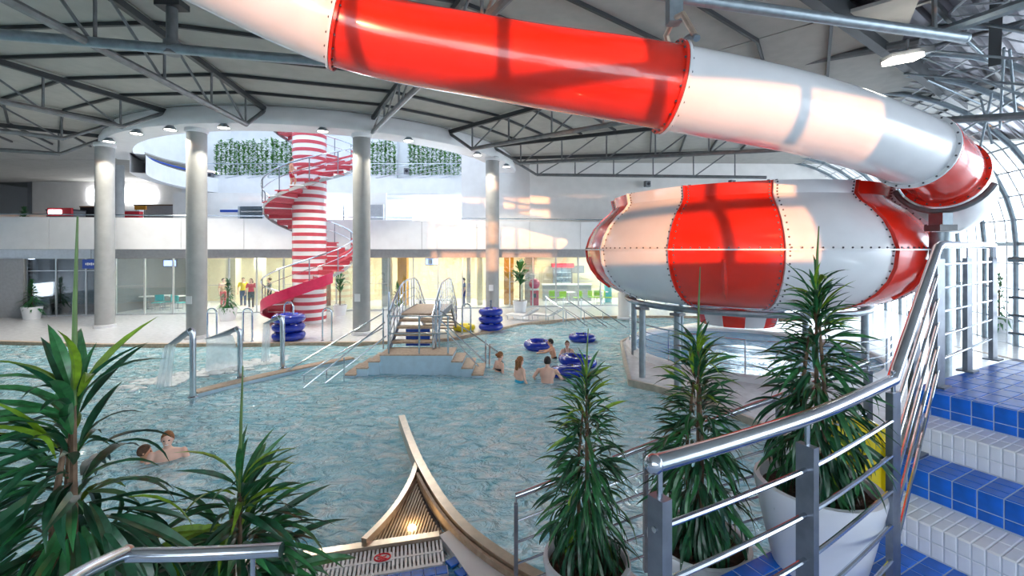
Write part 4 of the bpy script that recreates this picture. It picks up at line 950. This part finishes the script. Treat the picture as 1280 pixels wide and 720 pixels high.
def swimmer(c, fw, lean, s, label, skin, hairm, style, arms, suit=None, hw=1.0, hz_=.47, back=None):
    """c: waist point at the water line; fw: facing; lean: horizontal lean of the chest; arms: per side (elbow, wrist, hand?) offsets in body axes"""
    c = V(c); fw = V(fw).normalized(); up = V((0,0,1)); sd_ = fw.cross(up).normalized(); Mh = Matrix((sd_,fw,up)).transposed()
    t = thing('person', label, 'person', c)
    def X(p): return c+Mh @ V(p)*s
    ch = lean; hc = X((ch[0]*1.35,ch[1]*1.35,hz_))
    def bb(mb):
        mb.ball(X((0,0,-.25)), (.155*s*hw,.11*s,.2*s), 14, 10, Mh); mb.ball(X((ch[0]*.3,ch[1]*.3,.02)), (.135*s*hw,.095*s,.22*s), 14, 10, Mh)
        mb.ball(X((ch[0]*.75,ch[1]*.75,.17)), (.165*s*hw,.105*s,.16*s), 14, 10, Mh); mb.ball(X((ch[0],ch[1]*.95,.27)), (.175*s*hw,.075*s,.07*s), 14, 8, Mh)
        mb.cap(X((ch[0],ch[1],.28)), X((ch[0]*1.25,ch[1]*1.25,.41)), .055*s, .05*s); head(mb, hc, fw, s)
        for q in (-1,1):
            a = arms[0 if q < 0 else 1]; sh = X((ch[0]+.185*q*hw,ch[1],.265)); el = X((q*a[0][0],a[0][1],a[0][2])); wr = X((q*a[1][0],a[1][1],a[1][2]))
            mb.cap(sh, el, .05*s, .04*s); mb.cap(el, wr, .038*s, .027*s)
            if wr.z > -.1: hand(mb, wr, wr-el, up, s)
    body(bb, 'body', skin, t, .016*s+.002)
    face(t, hc, fw, s, hairm, style)
    if suit:
        mb = MB()
        if suit[0] == 'band': mb.ball(X((ch[0]*.7,ch[1]*.7,suit[2])), (.172*s*hw,.112*s,suit[3]*s), 18, 10, Mh)
        if suit[0] == 'suit': mb.ball(X((ch[0]*.72,ch[1]*.72,.13)), (.166*s*hw,.110*s,.145*s), 16, 10, Mh); mb.ball(X((0,0,-.1)), (.15*s*hw,.108*s,.2*s), 14, 10, Mh)
        if suit[0] == 'shorts': mb.ball(X((0,0,-.12)), (.162*s*hw,.12*s,.14*s), 16, 10, Mh)
        mb.build('swimsuit',suit[1],t)
        if suit[0] == 'suit' or suit[0] == 'band':
            for q in (-1,1): MB().tube(spline([X((ch[0]+.07*q,ch[1]+.10,.2)),X((ch[0]+.09*q,ch[1]+.03,.345)),X((ch[0]+.07*q,ch[1]-.10,.2))],4),.009,6).build('strap',suit[1],t)
    return t
dn = [((.26,.02,.02),(.22,.16,-.2)), ((.26,.02,.02),(.22,.16,-.2))]
g = G(622,464,-.07); swimmer(g+V((0,0,-.03)),(.75,.45,0),(.02,.05,0),.98,'woman with auburn hair standing in the water by the brown steps','skin','hairr','bun',dn,('band','dark',.10,.06),.95)
g = G(649,476,-.07); swimmer(g+V((0,0,.06)),(.85,.5,0),(0,.02,0),.98,'woman with long hair in a turquoise swimsuit in the water','skin','hairr','long',dn,('shorts','aqua'),.98)
g = G(684,478,-.07); swimmer(g+V((0,0,.02)),(.25,.97,0),(0,.03,0),1.08,'dark-haired man with bare back in the water beside the blue rings','skin','hairk','short',[((.34,.06,.08),(.36,.26,-.05)),((.34,.08,.08),(.38,.30,.02))],('shorts','pants'),1.18)
g = G(693,447,-.07); swimmer(g+V((0,0,.05)),(-.85,.2,0),(0,.10,0),.92,'boy leaning on a blue swim ring in the water','skin2','hairk','short',[((.22,.30,.16),(.16,.50,.12)),((.24,.26,.14),(.2,.46,.12))],('shorts','dark'),.9)
g = G(709,449,-.07); swimmer(g+V((0,0,.05)),(-.1,-1,0),(0,.05,0),.92,'girl in a dark swimsuit leaning with both arms on a blue ring','skin','hairb','bun',[((.26,.16,.10),(.10,.34,.12)),((.26,.16,.10),(.08,.34,.13))],('suit','dark'),.9)
g = G(210,574,-.07); swimmer(g+V((0,0,-.16)),(.48,-.88,0),(0,.02,0),1.06,'smiling young man with brown hair up to his shoulders in the water','skin','hairr','smile',[((.30,.05,.0),(.3,.2,-.2)),((.30,.05,.0),(.3,.2,-.2))],('shorts','pants'),1.1)
g = G(178,577,-.07); swimmer(g+V((0,0,-.30)),(.75,.5,0),(0,.02,0),.95,'dark-haired person facing the smiling young man in the water','skin2','hairb','short',dn,('shorts','dark'),.95)
def standing(c, fw, s, label, top, bottom, hairm, style='short', skin='skin', arms=None, legs=None, bare=False):
    c = V(c); fw = V(fw).normalized(); up = V((0,0,1)); sd_ = fw.cross(up).normalized(); Mh = Matrix((sd_,fw,up)).transposed(); t = thing('person', label, 'person', c)
    def X(p): return c+Mh @ V(p)*s
    arms = arms or [((.27,.02,1.12),(.28,.10,.88)),((.27,.02,1.12),(.28,.10,.88))]; legs = legs or [((.10,.02,.48),(.10,-.01,.07)),((.10,.02,.48),(.10,-.01,.07))]
    hc = X((0,.02,1.60))
    def bb(mb):
        mb.ball(X((0,0,.95)), (.155*s,.11*s,.14*s), 12, 8, Mh); mb.ball(X((0,0,1.15)), (.135*s,.10*s,.2*s), 12, 8, Mh); mb.ball(X((0,0,1.3)), (.17*s,.105*s,.16*s), 12, 8, Mh); mb.ball(X((0,0,1.4)), (.175*s,.075*s,.06*s), 12, 8, Mh)
        mb.cap(X((0,0,1.4)), X((0,.01,1.53)), .055*s, .05*s); head(mb, hc, fw, s)
        for q in (-1,1):
            a = arms[0 if q < 0 else 1]; el = X((q*a[0][0],a[0][1],a[0][2])); wr = X((q*a[1][0],a[1][1],a[1][2]))
            mb.cap(X((.185*q,0,1.4)), el, .05*s, .04*s); mb.cap(el, wr, .038*s, .027*s); hand(mb, wr, wr-el, fw, s)
            l = legs[0 if q < 0 else 1]; kn = X((q*l[0][0],l[0][1],l[0][2])); an = X((q*l[1][0],l[1][1],l[1][2]))
            mb.cap(X((.09*q,0,.9)), kn, .085*s, .055*s); mb.cap(kn, an, .055*s, .037*s); mb.cap(an-V((0,0,.03*s)), an+fw*.14*s-V((0,0,.04*s)), .035*s, .028*s)
    body(bb, 'body', skin, t, .022)
    face(t, hc, fw, s, hairm, style)
    if not bare:
        def sh(mb):
            mb.ball(X((0,0,1.0)), (.165*s,.12*s,.13*s), 12, 8, Mh); mb.ball(X((0,0,1.15)), (.15*s,.115*s,.2*s), 12, 8, Mh); mb.ball(X((0,0,1.3)), (.185*s,.12*s,.15*s), 12, 8, Mh)
            for q in (-1,1): a = arms[0 if q < 0 else 1]; e_ = X((q*a[0][0],a[0][1],a[0][2])); s0 = X((.185*q,0,1.4)); mb.cap(s0, s0+(e_-s0)*.7, .062*s, .055*s)
        body(sh, 'shirt', top, t, .022)
    def tr(mb):
        mb.ball(X((0,0,.93)), (.165*s,.12*s,.13*s), 12, 8, Mh)
        for q in (-1,1):
            l = legs[0 if q < 0 else 1]; kn = X((q*l[0][0],l[0][1],l[0][2])); an = X((q*l[1][0],l[1][1],l[1][2])); h_ = X((.09*q,0,.9)); mb.cap(h_, kn if not bare else h_+(kn-h_)*.55, .098*s, .07*s)
            if not bare: mb.cap(kn, an, .068*s, .055*s)
    body(tr, 'trousers' if not bare else 'swim_trunks', bottom, t, .022)
    return t
sp_ = sc+V((1.35*cos(R(-99)),1.35*sin(R(-99)),hz(-99+360)))
standing(sp_, (.9,.35,0), .86, 'bare-chested person climbing the spiral stair', None, 'redcloth', 'hairk', skin='skin2', bare=True, legs=[((.10,.20,.60),(.10,.10,.20)),((.10,.02,.48),(.10,-.04,.07))], arms=[((.25,.12,1.16),(.28,.34,1.20)),((.26,-.04,1.12),(.26,.06,.9))])
for x, Y, fwv, lab, tp, bt, hr, stl in ((580,26.6,(-.9,-.3,0),'man in a grey shirt standing behind the glass','greycloth','pants','hairk','short'),(314,26.0,(.2,-1,0),'person in a red top behind the glass by the column','redcloth','dark','hairb','long'),(279,26.2,(.8,-.4,0),'bare-armed person behind the glass beside the far planter','skin2','redcloth','hairk','short'),(304,26.8,(.5,-.8,0),'person in a yellow top in the shop behind the glass','yellow','pants','hairk','short'),(337,26.6,(-.6,-.6,0),'person in a grey top in the shop near the spiral stair','greycloth','dark','hairb','bun')):
    p = P(x,312,Y); standing((p.x,p.y,0), fwv, 1.0, lab, tp, bt, hr, stl)

# ================================================================== BACKGROUND PLANTERS
def far_plant(p, rt, h, ph, pr, label, kind='bush', pz=0, n=240):
    q = V((p.x,p.y,pz)); t = thing('potted_plant', label, 'plant', q, group='potted plants on the pool deck'); rnd = random.Random(int(p.x*37)+5)
    MB().lathe([(0,0),(rt*.75,0),(rt,h-.03),(rt,h),(rt-.05,h),(rt-.06,h-.06)],20,q).build('pot','pot',t); MB().lathe([(0,h-.06),(rt-.05,h-.06)],20,q).build('soil','soil',t)
    MB().tube([q+V((0,0,h-.08)),q+V((0,0,h+ph*.7))],.03,6).build('trunk','bark',t)
    mb = MB()
    for i in range(n):
        f = rnd.random(); a = rnd.uniform(0,2*pi)
        if kind == 'bush': z = h+ph*f; L = pr*(1.15-.6*f)*rnd.uniform(.6,1.1); el = R(-20+80*f)+rnd.uniform(-.4,.4)
        else: z = h+ph*(.35+.5*f); L = pr*rnd.uniform(.8,1.3); el = R(55)+rnd.uniform(-.6,.3)
        b = q+V((0,0,z)); d = V((cos(a)*cos(el),sin(a)*cos(el),sin(el))); w_ = V((-sin(a),cos(a),0))*(L*(.07 if kind == 'bush' else .10))
        m1 = b+d*L*.55; e_ = b+d*L-V((0,0,L*.30)); k = len(mb.v); mb.v += [b,m1-w_,m1+w_,e_]; mb.f += [[k,k+1,k+2],[k+1,k+3,k+2]]
    o = mb.build('foliage','leafm',t); o['kind'] = 'stuff'
far_plant(P(40,312,22.0),.40,.60,1.2,.62,'potted bush beside the grey wall pier'); far_plant(P(285,312,21.6),.42,.62,1.25,.60,'potted bush between the column with the notice and the spiral stair')
far_plant(P(497,312,22.8),.36,.55,1.1,.55,'potted bush behind the footbridge'); far_plant(P(650,312,24.4),.40,.62,2.1,.95,'potted palm in front of the snack bar','palm',n=44)
far_plant(P(1249,312,18.6),.45,.55,1.7,.75,'tall potted bush beside the curved glass front',n=150)
p = P(425,312,23.2); far_plant(p,.36,.55,1.6,.6,'potted palm behind the spiral stair','palm',n=36)
p = P(30,312,30.0); far_plant(p,.4,.6,1.6,.9,'potted bush in the upper cafe beside the red lit counter',pz=3.85)

# ================================================================== ROOMS BEHIND THE GLASS
def chair(p, rz, m, label, group):
    t = thing('cafe_chair', label, 'chair', p, group=group); T = Matrix.Translation(V(p)) @ Matrix.Rotation(rz,4,'Z')
    MB().quadbox((-.22,-.22,.43),(.22,.22,.47),T).build('seat',m,t,smooth=False); MB().quadbox((-.22,.19,.52),(.22,.23,.86),T).build('backrest',m,t,smooth=False)
    for x in (-.19,.19):
        for y in (-.19,.19): MB().tube([T @ V((x,y,0)),T @ V((x,y,.44 if y < 0 else .84))],.014,5).build('leg','chrome',t)
def table(p, label, group, m='white', r=.42):
    t = thing('cafe_table', label, 'table', p, group=group); q = V(p)
    MB().lathe([(0,.71),(r,.71),(r,.74),(0,.74)],20,q).build('table_top',m,t); MB().tube([q,q+V((0,0,.71))],.035,8).build('leg','chrome',t); MB().lathe([(0,0),(.26,0),(.26,.02),(0,.04)],16,q).build('base','chrome',t)
for i,(x,Y,rz) in enumerate(((692,27.6,.4),(702,27.5,3.4),(722,27.6,-1.3),(741,27.9,2.0),(748,27.7,.2),(760,27.6,1.5))):
    p = P(x,312,Y); chair((p.x,p.y,0),rz,'lime','lime green chair at the white tables of the snack bar','lime chairs of the snack bar')
for x,Y in ((711,28.2),(752,28.4)): p = P(x,312,Y); table((p.x,p.y,0),'round white table between the lime chairs','tables of the snack bar')
for i,(x,Y,rz) in enumerate(((197,25.0,.3),(210,25.4,-1.2),(226,25.0,2.6))): p = P(x,312,Y); chair((p.x,p.y,0),rz,'teal','teal chair in the cream room with white tables','teal chairs in the cream room')
for x,Y in ((185,25.6),(206,26.2),(222,25.8)): p = P(x,312,Y); table((p.x,p.y,0),'round white table among the teal chairs','tables of the cream room')
p = P(708,312,30); ct = thing('snack_counter','grey snack bar counter with a pale top','counter',(p.x,p.y,0)); MB().box((p.x,p.y,.52),(3.2,.7,1.04)).build('body','mgrey',ct,smooth=False); MB().box((p.x,p.y,1.07),(3.3,.8,.06)).build('counter_top','white',ct,smooth=False)
p = P(703,312,30.9); fr = thing('drinks_fridge','tall drinks fridge with a red header behind the snack counter','fridge',(p.x,p.y,0)); MB().box((p.x,p.y,1.1),(1.3,.6,2.2)).build('cabinet','dgrey',fr,smooth=False); MB().box((p.x,p.y-.03,2.32),(1.5,.66,.26)).build('header','redcloth',fr,smooth=False); MB().box((p.x,p.y-.32,1.35),(1.1,.03,1.4)).build('glass_door','glass',fr,smooth=False)
for k in range(4): MB().box((p.x,p.y-.31,.8+.35*k),(1.1,.04,.03)).build('shelf','white',fr,smooth=False)
p = P(722,312,30.6); t = thing('wall_screen','dark menu screen above the snack counter','screen',(p.x,p.y,2.2)); MB().box((p.x,p.y,2.05),(.9,.06,.5)).build('frame','dark',t,smooth=False); MB().box((p.x,p.y-.035,2.05),(.84,.01,.44)).build('display','dgrey',t,smooth=False); MB().tube([(p.x,p.y,2.3),(p.x,p.y,3.4)],.02,6).build('bracket','steel',t)
p = P(668,312,27.5); t = thing('toy_dispenser','bright pink toy dispenser beside the potted palm','dispenser',(p.x,p.y,0)); MB().box((p.x,p.y,.45),(.5,.45,.9)).build('cabinet','crimson',t,smooth=False); MB().ball((p.x,p.y,1.3),.34,14,10).build('globe','crimson',t); MB().box((p.x,p.y-.24,.6),(.2,.03,.25)).build('slot','dark',t,smooth=False); MB().lathe([(.2,.9),(.3,.92),(.3,1.0),(.2,1.02)],16,(p.x,p.y,0)).build('collar','white',t)
def hangscreen(x,y,Y,w_,h_,lab,mm='screen'):
    q = P(x,y,Y); t = thing('hanging_screen',lab,'screen',q); MB().box(q,(w_,.08,h_)).build('frame','dark',t,smooth=False); MB().box(q-V((0,.045,0)),(w_-.08,.01,h_-.08)).build('display',mm,t,smooth=False); MB().tube([q,(q.x,q.y,3.4)],.02,6).build('hanger','steel',t)
    return t
tt = hangscreen(540,327,26.2,.78,.42,'lit screen with a split picture hanging behind the glass of the lobby'); q = P(540,327,26.2); MB().box(q-V((.1,.052,0)),(.25,.01,.3)).build('picture','white',tt,smooth=False)
hangscreen(213,329,25.0,.75,.40,'blue lit screen hanging in the cream room')
def sign(x,y,Y,w_,h_,lab,cells):
    q = P(x,y,Y); t = thing('hanging_sign',lab,'sign',q); MB().box(q,(w_,.05,h_)).build('board','signblue',t,smooth=False)
    mb = MB(); x0 = -w_*.28
    for i in range(cells): mb.box(q+V((x0+i*w_*.11,-.03,0)),(w_*.07,.008,h_*(.22+.08*(i%2))))
    mb.build('lettering','white',t,smooth=False)
    MB().tube([q,(q.x,q.y,3.4)],.015,6).build('hanger','steel',t)
sign(114,330,22.6,.85,.46,'blue hanging sign with white lettering beside the column',6)
# interior piers and warm panels behind the glass
for i,(x,Y,w_,m) in enumerate(((484,27,.5,'column'),(504,27.3,.55,'orangebeam'),(636,28.0,.6,'orangebeam'),(662,29.0,.6,'column'),(292,27.2,.6,'cream'),(325,27.5,.5,'cream'),(760,29,.4,'teal'),(600,27.8,.35,'cream'),(586,28.6,.25,'mgrey'),(405,27,.6,'mgrey'))):
    p = P(x,312,Y); struct(MB().box((p.x,p.y,1.7),(w_,w_,3.38)).build('trim_%d' % (10+i),m,smooth=False),'interior pier behind the glass')
b_ = P(545,385,26.6); t = thing('bench','white bench behind the lobby glass','bench',(b_.x,b_.y,0)); MB().box((b_.x,b_.y,.44),(2.2,.42,.06)).build('seat','white',t,smooth=False)
for s in (-.9,0,.9): MB().box((b_.x+s,b_.y,.21),(.06,.36,.41)).build('leg','dark',t,smooth=False)
# loungers and pool steps rail on the far deck
for i,(x,lab) in enumerate(((651,'white lounger beside the potted palm'),(682,'white lounger beside the pool entry rails'))):
    q = P(x,312,21.6); t = thing('sun_lounger',lab,'lounger',(q.x,q.y,0),group='loungers on the far deck'); T = Matrix.Translation(V((q.x,q.y,0))) @ Matrix.Rotation(R(-35),4,'Z')
    MB().quadbox((-.7,-.3,.22),(.35,.3,.28),T).build('bed','white',t,smooth=False); MB().bar(T @ V((.33,0,.26)),T @ V((.85,0,.58)),.58,.05).build('backrest','white',t,smooth=False)
    for x_ in (-.6,.3):
        for y_ in (-.25,.25): MB().tube([T @ V((x_,y_,0)),T @ V((x_,y_,.23))],.02,6).build('leg','alu',t)
er = thing('pool_entry_rails','thin stainless rails of the far pool entry steps','railing',P(710,385,20.5))
for dy in (0,.9,1.8):
    a_ = V((1.6+dy*.9,21.2-dy*.15,1.15)); b_ = a_+V((1.7,-1.7,-1.1)); MB().tube([V((a_.x,a_.y,0)),a_,b_],.022,6).build('rail','chrome',er); MB().tube([a_-V((0,0,.5)),b_-V((0,0,.3))],.014,6).build('rail','chrome',er); m_ = (a_+b_)/2; MB().tube([m_,(m_.x,m_.y,-.3)],.018,6).build('post','chrome',er)
# ================================================================== UPPER LEVEL
def fern_trough(x0,x1,lab,seed):
    rnd = random.Random(seed); Y = 29.42; a_ = P(x0,312,Y); b_ = P(x1,312,Y); t = thing('fern_trough',lab,'plant',((a_.x+b_.x)/2,Y,8.1),group='planted troughs of the upper gallery')
    MB().box(((a_.x+b_.x)/2,Y,8.16),(b_.x-a_.x,.3,.2)).build('trough','white',t,smooth=False); n = max(3,int((b_.x-a_.x)/.28))
    for k in range(n):
        cx = a_.x+(b_.x-a_.x)*(k+.5)/n; mb = MB(); top = 10.5+rnd.uniform(-.2,.2)
        for i in range(200):
            z = 8.25+(top-8.25)*rnd.random(); a2 = rnd.uniform(0,2*pi); L = rnd.uniform(.16,.30); d = V((cos(a2),sin(a2),rnd.uniform(-.4,.9))).normalized(); w_ = V((-sin(a2),cos(a2),0))*.05; b = V((cx,Y,z)); q = len(mb.v)
            mb.v += [b,b+d*L*.5-w_,b+d*L*.5+w_,b+d*L]; mb.f += [[q,q+1,q+2],[q+1,q+3,q+2]]
        mb.tube([(cx,Y,8.2),(cx,Y,top)],.015,5); mb.build('fern','fern',t)
fern_trough(268,336,'row of tall ferns between the column and the spiral stair tower',1); fern_trough(338,372,'narrow row of tall ferns behind the spiral stair',2); fern_trough(463,495,'narrow row of tall ferns beside the bridge column',3); fern_trough(510,602,'long row of tall ferns beside the warm lit column',4)
for i,(x0,x1) in enumerate(((268,336),(338,372),(463,495),(510,602))):
    a_ = P(x0,312,30.9); b_ = P(x1,312,30.9); o = thing('window_%d' % (4+i),'upper window behind the ferns with panes painted white as daylight',None,((a_.x+b_.x)/2,31.3,8.2),kind='structure')
    MB().box(((a_.x+b_.x)/2,31.44,9.6),(b_.x-a_.x,.06,2.9)).build('pane','white',o,smooth=False)  # opaque white paint stands in for daylight through the pane
    n = max(2,int((b_.x-a_.x)/1.1))
    for k in range(n+1): MB().box((a_.x+(b_.x-a_.x)*k/n,31.38,9.6),(.07,.06,2.9)).build('frame_bar','alu',o,smooth=False)
# doors and openings on the gallery; one leaf glows to imitate a lit opening
for i,(x0,x1,y0,y1,m) in enumerate(((462,479,256,276,'mgrey'),(408,430,256,276,'glowc'),(300,330,258,276,'glassd'))):
    Y = 28.2; a_ = P(x0,y1,Y); b_ = P(x1,y0,Y); d_ = thing('door_%d' % (i+1),'doorway on the upper gallery',None,((a_.x+b_.x)/2,Y,3.85),kind='structure')
    MB().quadbox((a_.x,Y-.06,3.86),(b_.x,Y,b_.z)).build('leaf_panel',m,d_,smooth=False); MB().strip([(a_.x-.06,Y-.08),(a_.x+.03,Y-.08)],.1,3.86,b_.z).build('jamb','alu',d_,smooth=False); MB().strip([(b_.x-.03,Y-.08),(b_.x+.06,Y-.08)],.1,3.86,b_.z).build('jamb','alu',d_,smooth=False)
struct(MB().strip([(-21.5,28.5),(-8.0,28.5)],.2,3.85,7.0).build('wall_gallery_back','wallwarm',smooth=False),'recessed gallery wall behind the spiral stair')
def upbox(nm,lab,cat,x0,x1,y0,y1,Y,m,trim,th=.5):
    a_ = P(x0,y1,Y); b_ = P(x1,y0,Y); t = thing(nm,lab,cat,((a_.x+b_.x)/2,Y,a_.z)); MB().quadbox((a_.x,Y,a_.z),(b_.x,Y+th,b_.z)).build('board',m,t,smooth=False); MB().quadbox((a_.x-.03,Y-.03,b_.z-.06),(b_.x+.03,Y+th,b_.z+.02)).build('trim',trim,t,smooth=False)
    if a_.z > 3.95 and nm != 'gallery_sign':
        for xx in (a_.x+.1,b_.x-.1): MB().tube([(xx,Y+th/2,3.85),(xx,Y+th/2,a_.z)],.03,6).build('stand',trim,t)
    return t
t = upbox('cafe_counter','cafe counter with a red and white lit header on the upper floor','counter',58,92,262,290,28,'dgrey','dark',.8); a_ = P(60,270,27.9); b_ = P(90,260,27.9); MB().quadbox((a_.x,27.85,a_.z),(b_.x,27.98,b_.z)).build('red_header','signred',t,smooth=False); MB().quadbox((a_.x+.1,27.82,a_.z+.12),(b_.x-.6,27.86,b_.z-.12)).build('white_print','glowc',t,smooth=False)
upbox('menu_board','dark menu board of the upper cafe beside the column','board',100,120,258,285,31,'dark','bark'); upbox('cafe_sign','yellow menu board in the upper cafe','sign',168,182,256,262,31,'orangebeam','dark',.1)
upbox('cafe_booth','small red and white booth sign of the upper cafe','sign',155,174,263,280,29,'signred','white',.3); upbox('cafe_shelf','long dark wall shelf of the upper cafe','shelf',182,236,256,272,31.5,'mgrey','bark',.4)
upbox('gallery_sign','blue and white sign over the gallery door','sign',275,299,261,265,28.34,'signblue','white',.06); 
o = thing('window_8','strip window with glowing panes in the upper cafe',None,P(160,245,35.8),kind='structure'); 
for x0,x1 in ((110,123),(152,172),(173,193)): a_ = P(x0,252,35.8); b_ = P(x1,236,35.8); MB().quadbox((a_.x,35.7,a_.z),(b_.x,35.85,b_.z)).build('pane','glowc',o,smooth=False)  # panes glow in place of daylight behind them
a_ = P(0,268,35.6); b_ = P(36,224,35.6); struct(MB().quadbox((a_.x-2,35.5,a_.z),(b_.x,35.85,b_.z)).build('window_10','glassd',smooth=False),'blue tinted window of the upper cafe')
# speaker boxes and exit sign
for x,y,Y,lab in ((508,214,28.9,'small dark loudspeaker on the white gallery edge beside the ferns'),(263,219,28.9,'small dark loudspeaker on the gallery edge near the column with the notice'),(809,230,27.30,'small dark loudspeaker high on the white back wall above the bowl'),(915,229,27.42,'small dark loudspeaker on the white back wall close to the tube')):
    q = P(x,y,Y); t = thing('loudspeaker',lab,'speaker',q); MB().box(q,(.32,.26,.36),.3).build('cabinet','dgrey',t,smooth=False); MB().box(q+V((0,.2,0)),(.06,.25,.06)).build('bracket','steel',t,smooth=False); MB().lathe([(0,0),(.1,0),(.1,.02),(0,.02)],12).build('grille','dark',t).matrix_basis = Matrix.Translation(q+V((0.04,-.14,0))) @ Matrix.Rotation(R(90),4,'X')
